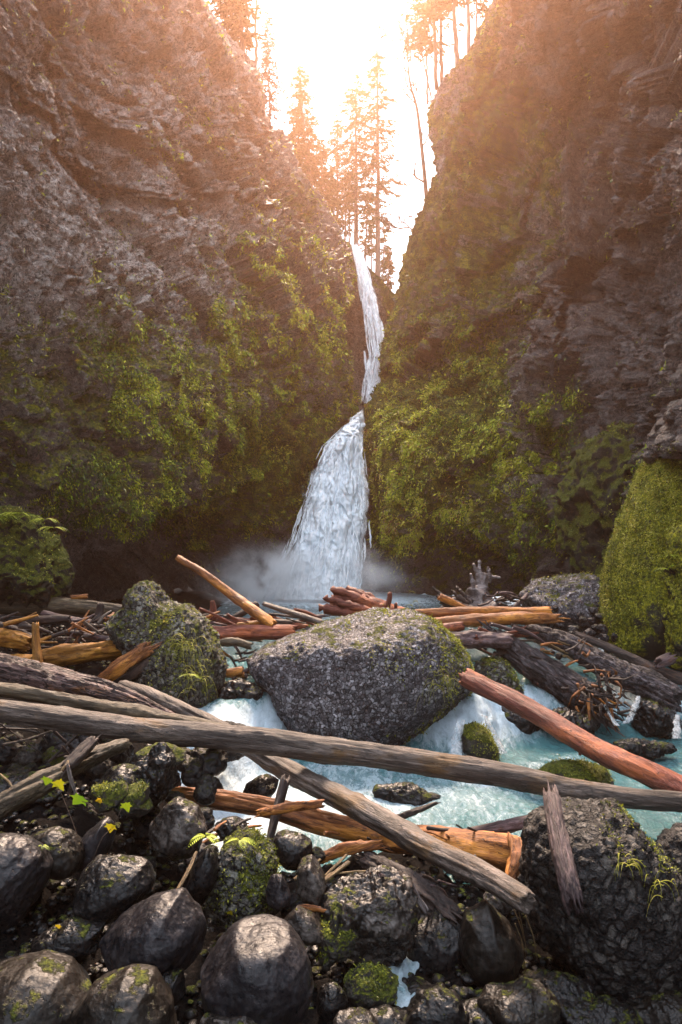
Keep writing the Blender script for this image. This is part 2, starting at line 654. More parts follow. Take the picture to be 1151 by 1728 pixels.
def cover_right(px, py, V, N):
    n = fbm(V * 0.35, 4, 0.6, 33)
    lowr = sstep(600, 700, py + 50 * n) * (1 - sstep(900, 990, py + 40 * n)) * (1 - sstep(930, 1010, px))
    moss = 0.12 + 0.30 * lowr + 0.30 * sstep(0, 500, py) * (1 - sstep(800, 950, px)) + 0.5 * bump2(px, py, 790, 650, 60, 60) \
        + 0.4 * bump2(px, py, 940, 320, 30, 130) + 0.45 * sstep(690, 760, py) * sstep(900, 960, px)
    moss = moss + 0.52 * (1 - sstep(420, 560, py)) * (1 - sstep(900, 960, px)) * (0.7 + n)
    alc_shade = sstep(935, 975, px + 0.25 * (py - 300) * (py < 300)) * (1 - sstep(560, 700, py)) + sstep(860, 960, px) * sstep(520, 640, py)  # shade of the alcove and wall below painted in as darker, barer wet rock
    moss = moss - 0.45 * alc_shade
    tone = np.clip(0.30 - 0.3 * alc_shade + 0.45 * bump2(px, py, 800, 330, 180, 200) + 0.3 * bump2(px, py, 850, 700, 90, 60) + 0.3 * n, 0, 1)
    tone = tone * (1 - sstep(840, 960, py)) * (1 - 0.8 * sstep(920, 980, px))  # foot and alcove side darkened again to paint in their shade
    clump = np.clip(fbm(V * 1.7, 4, 0.75, 41) * 2.6 + 0.3, 0.0, 1.8)
    patchy = np.clip(0.35 + 1.6 * fbm(V * 0.45, 3, 0.6, 78), 0.05, 1.4)
    dens = patchy * clump * (0.85 * lowr + 0.25 * sstep(420, 620, py) * (1 - sstep(880, 960, px)) * (1 - sstep(900, 990, py)) + 0.01
                    + 0.9 * bump2(px, py, 790, 650, 50, 50) + 0.10 * sstep(690, 760, py) * sstep(900, 960, px) * (1 - sstep(940, 1000, py)))
    return moss, tone, dens


LEFT_EDGE = [(300, -160), (330, -60), (350, 0), (375, 40), (405, 80), (435, 108), (450, 150), (455, 190), (470, 215), (490, 240), (497, 270),
             (515, 300), (545, 340), (575, 385), (590, 412), (596, 440), (600, 480), (585, 520), (577, 545), (584, 580), (598, 620), (606, 660), (611, 690),
             (606, 708), (575, 728), (548, 760), (524, 795), (512, 840), (500, 885), (486, 925), (452, 958), (430, 985), (415, 1012)]
LEFT_CTRL = [(-300, -150, 10), (-300, 500, 9), (-300, 1000, 9.5), (0, 0, 14), (0, 300, 14.5), (0, 600, 15), (0, 850, 15.5), (0, 1000, 17),
             (200, 0, 20), (200, 300, 19.5), (200, 600, 18.5), (200, 820, 18), (200, 900, 19.5), (200, 1000, 22), (350, 0, 31), (400, 150, 28), (330, 300, 24.5),
             (330, 600, 22.5), (330, 830, 23), (340, 930, 23.5), (340, 1000, 25), (300, 880, 24), (450, 200, 35), (450, 400, 29), (450, 600, 27), (470, 750, 28), (450, 880, 27.5), (430, 980, 29),
             (545, 345, 41), (560, 450, 36), (540, 560, 31), (575, 560, 33), (590, 650, 33), (550, 720, 31), (520, 800, 30.5), (480, 900, 30)]
LEFT_STEPS = [([(100, 110), (200, 215), (290, 265), (330, 305), (410, 345)], 1.7, 45),
              ([(185, 295), (230, 330), (285, 350)], 1.1, 35),
              ([(440, 240), (445, 310), (470, 345)], 1.6, 45),
              ([(0, 150), (60, 190), (110, 260), (190, 300)], 1.0, 40),
              ([(250, 390), (243, 430), (250, 520)], 0.6, 25),
              ([(420, 870), (440, 840), (500, 790), (560, 740)], 1.5, 80),
              ([(290, 960), (320, 905), (370, 860), (430, 845)], 1.2, 50),
              ([(-100, 880), (100, 880), (240, 870), (300, 850)], 2.2, 110)]
RIGHT_EDGE = [(880, -160), (845, -50), (825, 0), (800, 60), (770, 105), (740, 135), (722, 170), (718, 210), (725, 250), (735, 270), (730, 300), (712, 350), (695, 390),
              (680, 430), (668, 480), (660, 520), (645, 550), (640, 590), (640, 640), (625, 672), (615, 700), (613, 745), (618, 800), (624, 860), (626, 930), (630, 1010)]
RIGHT_CTRL = [(825, 0, 34), (720, 200, 38), (690, 400, 38), (660, 520, 37), (640, 620, 35), (613, 740, 32.5), (620, 860, 32), (640, 980, 32), (800, 200, 32), (800, 330, 30),
              (900, 100, 25), (900, 300, 24), (950, 430, 22), (800, 470, 28), (1000, 100, 22), (985, 260, 23.5), (1040, 380, 20.5), (1060, 200, 20.5), (1151, 0, 14), (1151, 300, 14), (1151, 600, 14), (1000, 600, 20),
              (850, 600, 26), (750, 700, 28), (800, 850, 26.5), (720, 900, 29), (750, 990, 30), (900, 900, 23.5), (950, 990, 22), (1050, 800, 18), (1151, 900, 14), (1151, 1010, 14),
              (1450, -150, 9), (1450, 500, 9), (1450, 1000, 9)]
RIGHT_STEPS = [([(700, 590), (800, 535), (880, 492), (905, 470), (975, 425), (1040, 400)], 2.4, 110),
               ([(700, 540), (790, 450), (870, 380), (905, 300)], 1.1, 60),
               ([(740, 400), (760, 330), (800, 200), (860, 60)], 1.0, 50),
               ([(960, 430), (955, 330), (968, 230)], 1.6, 120),
               ([(920, 1000), (930, 960), (960, 880)], 1.2, 40)]
# the rock on the right hand of each line (below a ledge) is undercut
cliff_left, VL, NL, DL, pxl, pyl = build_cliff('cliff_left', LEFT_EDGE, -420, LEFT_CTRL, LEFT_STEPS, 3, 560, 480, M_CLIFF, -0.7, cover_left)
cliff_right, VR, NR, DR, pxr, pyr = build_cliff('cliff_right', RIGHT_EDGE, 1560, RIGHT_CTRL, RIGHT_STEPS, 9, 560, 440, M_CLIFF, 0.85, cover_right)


def shade_wall(name, x0, x1, h, seed):  # gorge walls carried on out of view, added to shade the foreground
    ny, nz = 90, 60
    yy, zz = np.meshgrid(np.linspace(-18, 11, ny), np.linspace(-1.5, h, nz))
    k = (yy + 18) / 29
    V = np.stack([x0 + (x1 - x0) * k - np.sign(x0) * 0.10 * zz, yy, zz], -1)
    V[..., 0] += 1.2 * fbm(V * 0.25, 4, 0.6, seed) + 0.3 * ridged(V * 0.9, 3, 0.6, seed + 1)
    o = mesh_np(name, V.reshape(-1, 3), grid_faces(nz, ny), M_CLIFF, True, {'moss': np.full(ny * nz, 0.35), 'tone': np.full(ny * nz, 0.2)})
    tag(o, kind='structure')


shade_wall('unseen_shade_cliff', -11.0, -9.2, 15.0, 61)
shade_wall('unseen_shade_cliff', 10.5, 9.6, 18.0, 63)


def cover_back(px, py, V, N):
    return 0.35 + 0.5 * sstep(640, 655, px), np.full(px.shape, 0.45), np.zeros(px.shape)


BACK_EDGE = [(560, 380), (590, 405), (612, 440), (640, 470), (662, 492), (690, 520), (700, 560), (700, 720)]
b = np.array(BACK_EDGE, float)


def build_back():
    cols, rows = 200, 220
    px = np.repeat(np.linspace(420, 720, cols)[None], rows, 0)
    top = np.interp(px[0], [420, 545, 590, 612, 640, 662, 690, 720], [420, 400, 408, 440, 470, 492, 505, 525])
    v = np.linspace(0, 1, rows)[:, None]
    py = top[None] + (1032 - top[None]) * v
    Y = 43.0 + 4.0 * np.sin(np.clip((px - 610) / 60, -1, 1) * 1.2) ** 2 - 9 * sstep(0.15, 0.75, v) - 2.0 * bump2(px, py, 662, 500, 22, 60)
    V = Parr(px, py, Y)
    N = grid_normals(V)
    N[(N * V).sum(-1) > 0] *= -1
    d = 0.5 * fbm(V * 0.4, 4, 0.6, 50) + 0.25 * ridged(V * np.array((1.2, 1, 0.5)), 4, 0.6, 52)
    V = V + N * (d * (0.2 + 0.8 * sstep(0, 0.1, v)))[..., None]
    moss = np.clip(0.05 + 0.55 * sstep(635, 655, px) + 0.4 * (1 - sstep(0.0, 0.12, v)), 0, 1)
    top = []
    for k in range(1, 3):
        q = V[0].copy()
        q[:, 1] += 3 * k
        q[:, 2] += 0.4 * k
        top.append(q)
    W = np.concatenate([t[None] for t in top[::-1]] + [V], 0)
    moss = np.concatenate([moss[:1]] * 2 + [moss], 0)
    o = mesh_np('cliff_back', W.reshape(-1, 3), grid_faces(*W.shape[:2]), M_CLIFF, True,
                {'moss': moss.ravel(), 'tone': np.full(moss.size, 0.45)})
    tag(o, kind='structure')


build_back()

# a wooded hill carries on behind the lip of the falls
hy = np.linspace(46.5, 110, 60)
hx = np.linspace(-45, 45, 90)
gx, gy = np.meshgrid(hx, hy)
gz = 19.0 + (gy - 46) * 0.30 + 0.8 * fbm(np.stack([gx, gy, gx * 0], -1) * 0.08, 3, 0.5, 60)
t = NT('forest floor')
v = t.coord()
M_FLOOR = t.done(t.ramp(t.noise(v, 0.8, 6, 0.7), [(0.35, (0.02, 0.016, 0.008)), (0.5, (0.05, 0.045, 0.015)), (0.65, (0.09, 0.085, 0.02))]), 0.95)
tag(mesh_np('hill', np.stack([gx, gy, gz], -1).reshape(-1, 3), grid_faces(60, 90), M_FLOOR), kind='structure')


def hill_z(x, y):
    return 19.0 + (y - 46) * 0.30


# ---------------------------------------------------------------- plants that cover the cliffs
M_FERN = mat_leaf('cliff foliage', [(0.0, (0.015, 0.030, 0.005)), (0.3, (0.06, 0.10, 0.008)), (0.55, (0.30, 0.36, 0.018)), (0.8, (0.60, 0.56, 0.06)), (0.93, (0.34, 0.29, 0.16)), (1.0, (0.20, 0.07, 0.03))])


def scatter(name, V, N, dens, count, seed, smin, smax, tint_fn, px, py):
    r = np.random.default_rng(seed)
    a = np.linalg.norm(np.cross(np.gradient(V, axis=0), np.gradient(V, axis=1)), axis=-1)
    w = (dens * a * (px > -120) * (px < 1290)).ravel()
    w = np.clip(w, 0, None)
    idx = r.choice(len(w), count, p=w / w.sum())
    Vf, Nf = V.reshape(-1, 3), N.reshape(-1, 3)
    # leaves come in tufts
    k = 3
    idx = np.repeat(idx, k)
    n = len(idx)
    B = Vf[idx] + r.normal(size=(n, 3)) * 0.07
    hang = r.uniform(0.1, 1.1, n)[:, None]
    D = unit(Nf[idx] * r.uniform(0.1, 0.7, n)[:, None] + np.array((0, 0, -1)) * hang + r.normal(size=(n, 3)) * 0.45)
    S = unit(np.cross(D, Nf[idx] + r.normal(size=(n, 3)) * 0.5))
    L = r.uniform(smin, smax, n) * r.choice([0.7, 0.9, 1, 1.6], n) * np.linalg.norm(Vf[idx], axis=1) / 30
    hang_ = r.random(n) < 0.05                     # hanging moss strands among the leaves
    D[hang_] = unit(np.array((0, 0, -1.0)) + r.normal(size=(hang_.sum(), 3)) * 0.12 + Nf[idx][hang_] * 0.1)
    L[hang_] *= 1.7
    wd = np.where(hang_, 0.10, r.uniform(0.2, 0.5, n))
    Vq, Q = leaf_quads(B, D, S, L, L * wd, L * r.uniform(0.0, 0.15, n))
    tint = np.clip(tint_fn(px.ravel()[idx], py.ravel()[idx], Vf[idx]) + r.normal(size=n) * 0.2, 0, 1)
    o = mesh_np(name, Vq, Q, M_FERN, False, {'tint': np.repeat(tint, 4)})
    return tag(o, kind='stuff')


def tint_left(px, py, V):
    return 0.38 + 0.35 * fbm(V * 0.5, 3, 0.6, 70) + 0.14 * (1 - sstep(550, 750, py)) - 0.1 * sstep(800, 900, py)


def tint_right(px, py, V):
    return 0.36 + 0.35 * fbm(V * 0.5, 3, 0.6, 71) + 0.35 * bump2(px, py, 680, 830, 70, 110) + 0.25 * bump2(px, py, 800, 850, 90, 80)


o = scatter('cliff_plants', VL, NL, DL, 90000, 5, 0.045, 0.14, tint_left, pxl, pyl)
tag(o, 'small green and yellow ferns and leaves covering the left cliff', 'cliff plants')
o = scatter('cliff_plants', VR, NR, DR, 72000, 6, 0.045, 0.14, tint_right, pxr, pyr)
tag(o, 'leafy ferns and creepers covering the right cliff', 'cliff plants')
# ================================================================ ground and water
def water_z(x, y):
    yd = np.interp(x, [-3, -1.5, -0.8, 1.0, 1.9, 3, 6], [9.4, 9.3, 11.2, 11.4, 10.6, 11.6, 12.4])
    t = sstep(-1.1, 0.7, y - yd)
    z = -0.86 + 0.86 * t
    z = z - 0.16 * sstep(8.0, 5.0, y)
    return z, 4 * t * (1 - t), yd


def ground_z(x, y):
    z = np.full(np.shape(x), -1.35)
    left = sstep(-1.25, -2.6, x + 0.10 * (y - 6))
    z = z + left * (1.30 + 0.10 * (y - 6) * (y < 12))
    z = z + (sstep(7.15, 6.55, y - 0.25 * np.sin(x * 2.1)) * 0.52 - 0.25 * sstep(0.9, 1.6, x)) * (1 - left)
    z = z + sstep(5.4, 7.5, x - 0.35 * (y - 12)) * sstep(12.5, 14.0, y) * 1.6
    z = z + sstep(-3.6, -5.4, x + 0.05 * (y - 12)) * sstep(10.5, 13, y) * 0.55
    z = z + sstep(3.0, 0.0, y) * 0.9
    return z


gxs = np.concatenate([np.linspace(-40, -7, 20), np.linspace(-6.8, 8, 200), np.linspace(8.5, 40, 20)])
gys = np.concatenate([np.linspace(-20, 2.4, 16), np.linspace(2.6, 15, 170), np.linspace(15.4, 60, 60)])
gx, gy = np.meshgrid(gxs, gys)
gp = np.stack([gx, gy, gx * 0], -1)
gz = ground_z(gx, gy) + 0.10 * fbm(gp * 1.3, 4, 0.6, 80) + 0.05 * ridged(gp * 5, 3, 0.6, 82)
t = NT('wet gravel bed')
v = t.coord()
vo = t.voro(v, 22)
sc = t.n('ShaderNodeSeparateColor')
t.l(vo.outputs['Color'], sc.inputs[0])
ed = t.rng(t.voro(v, 22, 'DISTANCE_TO_EDGE').outputs['Distance'], 0, 0.2)
c = t.ramp(t.noise(v, 9, 6, 0.7), [(0.35, (0.003, 0.0025, 0.0025)), (0.55, (0.008, 0.0065, 0.006)), (0.7, (0.02, 0.017, 0.015))])
M_BED = t.done(c, 0.95, t.bump(t.noise(v, 30, 6, 0.75), 0.05, 1.0), 0.08)
tag(mesh_np('riverbed', np.stack([gx, gy, gz], -1).reshape(-1, 3), grid_faces(len(gys), len(gxs)), M_BED), kind='structure')


def mat_water(name, deep, foamc, rough=0.12, scale=1.0):
    t = NT(name)
    v = t.coord((1.5, 0.55, 1), rot=(0, 0, 0.5))
    n = t.noise(v, 3.2 * scale, 7, 0.7, 1.2)
    n2 = t.noise(v, 14 * scale, 5, 0.72, 0.8)
    f = t.math('ADD', t.math('ADD', t.math('MULTIPLY', n, 0.55), t.math('MULTIPLY', n2, 0.3)), t.math('MULTIPLY', t.attr('foam'), 0.62))
    n3 = t.noise(t.coord((2.2, 0.9, 1)), 5.0 * scale, 6, 0.75, 1.5)
    f = t.math('ADD', f, t.math('MULTIPLY', t.math('SUBTRACT', n3, 0.5), 0.55))
    mk = t.rng(f, 0.44, 0.98)
    milk = tuple(0.5 * a + 0.5 * b for a, b in zip(deep, foamc))
    c = t.ramp(mk, [(0.0, deep), (0.45, milk), (1.0, foamc)])
    nrm = t.bump(t.math('ADD', n2, n3), 0.05, 1.0)
    nrm = t.bump(n, 0.08, 0.9, nrm)
    return t.done(c, t.rng(mk, 0, 1, rough, 0.6), nrm, 0.5)


M_STREAM = mat_water('stream water', (0.05, 0.165, 0.18), (0.56, 0.68, 0.76))
M_POOL = mat_water('pool water', (0.035, 0.085, 0.095), (0.62, 0.74, 0.80), 0.1, 0.8)

# stream: the cascades through the log jam and the turquoise run below them
sx = np.linspace(-3.2, 8.5, 380)
sy = np.concatenate([np.linspace(6.5, 8, 60), np.linspace(8.02, 13.5, 230)])
gx, gy = np.meshgrid(sx, sy)
z, drop, yd = water_z(gx, gy)
gp = np.stack([gx, gy, gx * 0], -1)
turb = 0.30 + 0.25 * drop
z = z + turb * (0.07 * ridged(gp * np.array((1.1, 0.9, 1)) , 3, 0.55, 90) - 0.05 + 0.04 * fbm(gp * 3.4, 3, 0.6, 92)) + (0.15 + 0.4 * drop) * 0.10 * ridged(gp * np.array((2.6, 1.6, 1)), 3, 0.6, 95) + drop * 0.07 * fbm(gp * np.array((2.2, 0.7, 1)), 3, 0.6, 94)
foam = np.clip(drop * 0.75 + 0.50 * np.exp(-((gx + 0.2) / 1.5) ** 2 - ((gy - 8.3) / 1.3) ** 2) + 0.22 * np.exp(-((gx - 1.8) / 1.2) ** 2 - ((gy - 8.8) / 1.4) ** 2)
               + 0.9 * np.exp(-((gx + 1.5) / 0.7) ** 2 - ((gy - 8.0) / 1.6) ** 2)
               + 0.25 * sstep(0.4, 0.0, np.abs(gy - yd + 1.6)) - 0.30 * sstep(9.6, 11.4, gy) * sstep(2.6, 4.0, gx) * (1 - sstep(5.6, 6.6, gx)), -0.3, 1)
tag(mesh_np('stream', np.stack([gx, gy, z], -1).reshape(-1, 3), grid_faces(len(sy), len(sx)), M_STREAM, True, {'foam': foam.ravel()}), kind='structure')

sx = np.linspace(-8.5, 8.5, 200)
sy = np.linspace(13.4, 34.5, 260)
gx, gy = np.meshgrid(sx, sy)
gp = np.stack([gx, gy, gx * 0], -1)
churn = np.exp(-((gx - 0.0) / 4.0) ** 2 - ((gy - 30.5) / 5.0) ** 2)
z = 0.03 + (0.02 + 0.05 * churn) * fbm(gp * np.array((1.2, 2.2, 1)), 4, 0.65, 97)
foam = np.clip(1.3 * churn + 0.25 * sstep(-1.5, -4.5, gx) * sstep(24, 29, gy), 0, 1.2)
tag(mesh_np('pool', np.stack([gx, gy, z], -1).reshape(-1, 3), grid_faces(len(sy), len(sx)), M_POOL, True, {'foam': foam.ravel()}), kind='structure')


# ---------------------------------------------------------------- waterfalls
def mat_fall(name, fine, cut, tintc, dim=1.0):
    """white falling water broken into strands, open at the torn edges"""
    t = NT(name)
    tc = t.n('ShaderNodeAttribute')
    tc.attribute_name = 'flow'
    v = t.coord((1, 1, 1))
    mp = t.n('ShaderNodeMapping')
    mp.inputs['Scale'].default_value = (fine * 1.8, fine * 1.8, fine * 0.09)
    t.l(v, mp.inputs['Vector'])
    st = t.noise(mp.outputs['Vector'], 1.0, 8, 0.75, 0.6)
    mp2 = t.n('ShaderNodeMapping')
    mp2.inputs['Scale'].default_value = (fine * 0.6, fine * 0.6, fine * 0.13)
    t.l(v, mp2.inputs['Vector'])
    cl = t.noise(mp2.outputs['Vector'], 1.0, 6, 0.7, 0.8)
    f = t.math('ADD', t.math('MULTIPLY', st, 0.6), t.math('MULTIPLY', cl, 0.4))
    c = t.ramp(f, [(0.36, tintc), (0.5, (0.80 * dim, 0.87 * dim, 0.92 * dim)), (0.60, (0.96 * dim, 0.97 * dim, 0.97 * dim))])
    a = t.rng(t.math('ADD', t.math('MULTIPLY', f, 1.0), t.math('MULTIPLY', t.attr('body'), 0.6)), cut, cut + 0.30)
    nrm = t.bump(f, 0.05, 0.8)
    m = t.done(c, 0.7, nrm, 0.3, Alpha=a)
    tr = t.n('ShaderNodeBsdfTranslucent')
    t.l(c, tr.inputs[0])
    mx = t.n('ShaderNodeMixShader')
    mx.inputs[0].default_value = 0.25
    t.l(t.b.outputs[0], mx.inputs[1])
    t.l(tr.outputs[0], mx.inputs[2])
    tp = t.n('ShaderNodeBsdfTransparent')
    m2 = t.n('ShaderNodeMixShader')
    t.l(a, m2.inputs[0])
    t.l(tp.outputs[0], m2.inputs[1])
    t.l(mx.outputs[0], m2.inputs[2])
    t.b.inputs['Alpha'].default_value = 1.0
    for l in list(t.t.links):
        if l.to_socket == t.b.inputs['Alpha']:
            t.t.links.remove(l)
    t.l(m2.outputs[0], t.out.inputs['Surface'])
    return m


def fall(name, left, right, Y, mat, layers, bulge, amp, body0, seed, rows=240, cols=90):
    l, r = np.array(left, float), np.array(right, float)
    py = np.linspace(l[0, 1], l[-1, 1], rows)
    lx = np.interp(py, l[:, 1], l[:, 0])
    rx = np.interp(py, r[:, 1], r[:, 0])
    Yr = np.interp(py, [q[0] for q in Y], [q[1] for q in Y])
    allV, allF, allB, n0 = [], [], [], 0
    for k in range(layers):
        u = np.linspace(-0.06, 1.06, cols)[None]
        ex = 1 + 0.05 * k
        px = (lx + rx)[:, None] / 2 + (rx - lx)[:, None] * (u - 0.5) * ex
        yy = np.repeat(Yr[:, None], cols, 1) - bulge * np.sin(np.clip(u, 0, 1) * math.pi) - 0.22 * k
        V = Parr(px, np.repeat(py[:, None], cols, 1), yy)
        q = V * np.array((1.5, 1.5, 0.32))
        V[..., 1] -= amp * (fbm(q, 4, 0.6, seed + k * 5) + 0.5 * fbm(q * 3.1, 3, 0.6, seed + 2 + k * 5))
        V[..., 0] += amp * 0.5 * fbm(q * 1.7, 3, 0.6, seed + 4 + k)
        b = sstep(-0.05, 0.32, u) * sstep(1.05, 0.74, u) * body0 - 0.08 * k
        b = np.repeat(b, rows, 0) + 0 * py[:, None]
        b *= (0.15 + 0.85 * sstep(0, 0.06, np.linspace(0, 1, rows)))[:, None]
        allV.append(V.reshape(-1, 3))
        allF.append(grid_faces(rows, cols) + n0)
        allB.append(b.ravel())
        n0 += rows * cols
    return mesh_np(name, np.concatenate(allV), np.concatenate(allF), mat, True, {'body': np.concatenate(allB)})


M_FALL = mat_fall('falling water', 2.6, 0.56, (0.62, 0.74, 0.82))
M_VEIL = mat_fall('thin falling water', 2.2, 0.60, (0.55, 0.62, 0.68))
o = fall('waterfall', [(610, 690), (578, 722), (548, 752), (524, 800), (511, 850), (496, 905), (484, 950), (466, 1012)],
         [(614, 690), (613, 722), (613, 760), (619, 800), (622, 850), (616, 905), (612, 950), (612, 1012)],
         [(690, 32.6), (740, 30.6), (1012, 28.3)], M_FALL, 4, 0.9, 0.30, 0.95, 110)
tag(o, 'broad white lower waterfall plunging between the cliffs into the pool', 'waterfall', kind='structure')


def strands(parent, left, right, Y, n, wid, seed, fan=0.0, name='water_strands'):
    """threads of falling water in front of the sheet; each follows its own slightly wandering line"""
    r = np.random.default_rng(seed)
    l, rr = np.array(left, float), np.array(right, float)
    m = 18
    allV, allF = [], []
    for k in range(n):
        u = r.uniform(0.04, 0.96) + r.normal() * 0.035
        a = r.uniform(0, 0.92) ** 0.8
        b = min(1.0, a + r.uniform(0.05, 0.20))
        s = np.linspace(a, b, m)
        py = l[0, 1] + (l[-1, 1] - l[0, 1]) * s
        lx, rx = np.interp(py, l[:, 1], l[:, 0]), np.interp(py, rr[:, 1], rr[:, 0])
        uu = u + 0.02 * np.cumsum(r.normal(size=m)) / 4
        yy = np.interp(py, [q[0] for q in Y], [q[1] for q in Y]) - 0.9 * np.sin(np.clip(uu, 0.0, 1) * math.pi) * 0.9 - r.uniform(0.1, 1.0)
        c = Parr(lx + (rx - lx) * uu, py, yy)
        w = r.uniform(0.3, 1.0) * wid * np.sin(np.linspace(0.15, 3.0, m)) ** 0.7
        ang = r.normal() * 0.7
        off = np.array((math.cos(ang), math.sin(ang), 0))
        V = np.stack([c - off * w[:, None], c + off * w[:, None]], 1).reshape(-1, 3)
        allV.append(V)
        allF.append(grid_faces(m, 2) + k * m * 2)
    V = np.concatenate(allV)
    return mesh_np(name, V, np.concatenate(allF), M_STRAND, True, {'body': np.full(len(V), 0.62)}, parent)


M_STRAND = mat_fall('water threads', 5.0, 0.66, (0.84, 0.90, 0.94))
s_ = strands(o, [(608, 690), (578, 722), (548, 752), (524, 800), (511, 850), (498, 905), (486, 950), (470, 1012)],
             [(614, 690), (613, 722), (613, 760), (617, 800), (619, 850), (616, 905), (613, 950), (614, 1012)], [(690, 32.6), (740, 30.6), (1012, 28.3)], 620, 0.05, 200)
s_['kind'] = 'stuff'
s_ = strands(o, [(530, 800), (500, 870), (470, 940), (430, 1012)], [(560, 800), (530, 870), (512, 940), (500, 1012)], [(690, 32.6), (740, 30.6), (1012, 28.6)], 90, 0.05, 205, name='side_spray')
s_['kind'] = 'stuff'
o = fall('waterfall', [(590, 404), (598, 440), (608, 500), (619, 560), (627, 600), (615, 640), (612, 680)],
         [(600, 404), (618, 440), (636, 500), (648, 560), (652, 600), (648, 640), (642, 680)],
         [(404, 42.5), (500, 40.5), (690, 37.5)], M_VEIL, 2, 0.4, 0.16, 0.75, 130, 200, 40)
tag(o, 'thin white upper waterfall slanting down the far rock cleft', 'waterfall', kind='structure')
s_ = strands(o, [(590, 404), (598, 440), (608, 500), (616, 560), (622, 600), (612, 640), (608, 680)], [(600, 404), (618, 440), (636, 500), (648, 560), (652, 600), (648, 640), (642, 680)],
             [(404, 42.5), (500, 40.5), (690, 37.5)], 260, 0.06, 210)
s_['kind'] = 'stuff'
o = fall('waterfall', [(612, 590), (616, 625), (621, 650), (626, 676)], [(616, 590), (621, 625), (627, 650), (632, 676)],
         [(590, 39.0), (690, 36.5)], M_VEIL, 1, 0.1, 0.1, 0.75, 140, 60, 10)
tag(o, 'small side trickle below the thin upper waterfall', 'waterfall', kind='structure')

# small spouts through the log jam
M_SPOUT = mat_fall('spouting water', 9.0, 0.72, (0.16, 0.28, 0.32), 0.55)
for k, (l, r, Y) in enumerate([
        ([(1074, 1172), (1062, 1195), (1044, 1222)], [(1082, 1172), (1080, 1195), (1066, 1224)], [(1172, 11.2), (1224, 10.6)]),
        ([(1014, 1186), (1024, 1205), (1034, 1224)], [(1018, 1186), (1032, 1205), (1048, 1226)], [(1186, 10.9), (1226, 10.5)]),
        ([(1136, 1204), (1134, 1222), (1130, 1246)], [(1150, 1200), (1152, 1222), (1156, 1250)], [(1200, 10.9), (1250, 10.3)]),
        ([(768, 1212), (755, 1245), (752, 1285)], [(790, 1212), (782, 1245), (786, 1288)], [(1212, 9.9), (1288, 9.5)]),
        ([(812, 1205), (826, 1240), (838, 1272)], [(822, 1205), (840, 1235), (856, 1268)], [(1205, 10.4), (1272, 9.9)])]):
    o = fall('water_spout', l, r, Y, M_SPOUT, 2, 0.05, 0.05, 0.62, 150 + k * 7, 60, 24)
    tag(o, kind='structure')

# a thin trickle over the bed near the bottom of the picture
ty = np.linspace(4.45, 5.25, 70)
tx = 0.42 + 0.05 * np.sin(ty * 9) + 0.03 * np.sin(ty * 23)
tw = np.linspace(-1, 1, 16)[None] * (0.10 + 0.05 * np.sin(ty * 7))[:, None]
gx, gy = tx[:, None] + tw, np.repeat(ty[:, None], 16, 1)
gz = ground_z(gx, gy) + 0.10 + 0.05 * fbm(np.stack([gx, gy, gx * 0], -1) * np.array((9, 4, 1)), 3, 0.6, 170) - 4.0 * tw ** 2
tag(mesh_np('trickle', np.stack([gx, gy, gz], -1).reshape(-1, 3), grid_faces(70, 16), M_STREAM, True, {'foam': np.full(gx.size, 0.55)}), kind='structure')

# ---------------------------------------------------------------- spray at the foot of the falls
m = bpy.data.materials.new('spray')
m.use_nodes = True
nt = m.node_tree
nt.nodes.remove(nt.nodes['Principled BSDF'])
pv = nt.nodes.new('ShaderNodeVolumePrincipled')
pv.inputs['Color'].default_value = (0.95, 0.98, 1.0, 1)
pv.inputs['Anisotropy'].default_value = 0.0
tc = nt.nodes.new('ShaderNodeTexCoord')
ln = nt.nodes.new('ShaderNodeVectorMath')
ln.operation = 'LENGTH'
mp = nt.nodes.new('ShaderNodeMapping')
mp.inputs['Location'].default_value = (0.12, 0.0, 0.55)
mp.inputs['Scale'].default_value = (1 / 6.4, 1 / 4.4, 1 / 2.2)
nt.links.new(tc.outputs['Object'], mp.inputs[0])
nt.links.new(mp.outputs[0], ln.inputs[0])
fall_ = nt.nodes.new('ShaderNodeMapRange')
fall_.interpolation_type = 'SMOOTHSTEP'
for k, val in zip((1, 2, 3, 4), (0.0, 1.0, 1.0, 0.0)):
    fall_.inputs[k].default_value = val
nt.links.new(ln.outputs['Value'], fall_.inputs[0])
nz = nt.nodes.new('ShaderNodeTexNoise')
nz.inputs['Scale'].default_value = 0.75
nz.inputs['Detail'].default_value = 6
nz.inputs['Roughness'].default_value = 0.65
nt.links.new(tc.outputs['Object'], nz.inputs['Vector'])
nr = nt.nodes.new('ShaderNodeMapRange')
for k, val in zip((1, 2, 3, 4), (0.44, 0.68, 0.0, 1.0)):
    nr.inputs[k].default_value = val
nt.links.new(nz.outputs['Fac'], nr.inputs[0])
mu = nt.nodes.new('ShaderNodeMath')
mu.operation = 'MULTIPLY'
nt.links.new(fall_.outputs[0], mu.inputs[0])
nt.links.new(nr.outputs[0], mu.inputs[1])
pw = nt.nodes.new('ShaderNodeMath')
pw.operation = 'POWER'
pw.inputs[1].default_value = 2.2
nt.links.new(fall_.outputs[0], pw.inputs[0])
nt.links.new(pw.outputs[0], mu.inputs[0])
mu2 = nt.nodes.new('ShaderNodeMath')
mu2.operation = 'MULTIPLY'
mu2.inputs[1].default_value = 4.2
nt.links.new(mu.outputs[0], mu2.inputs[0])
nt.links.new(mu2.outputs[0], pv.inputs['Density'])
nt.links.new(pv.outputs[0], nt.nodes['Material Output'].inputs['Volume'])


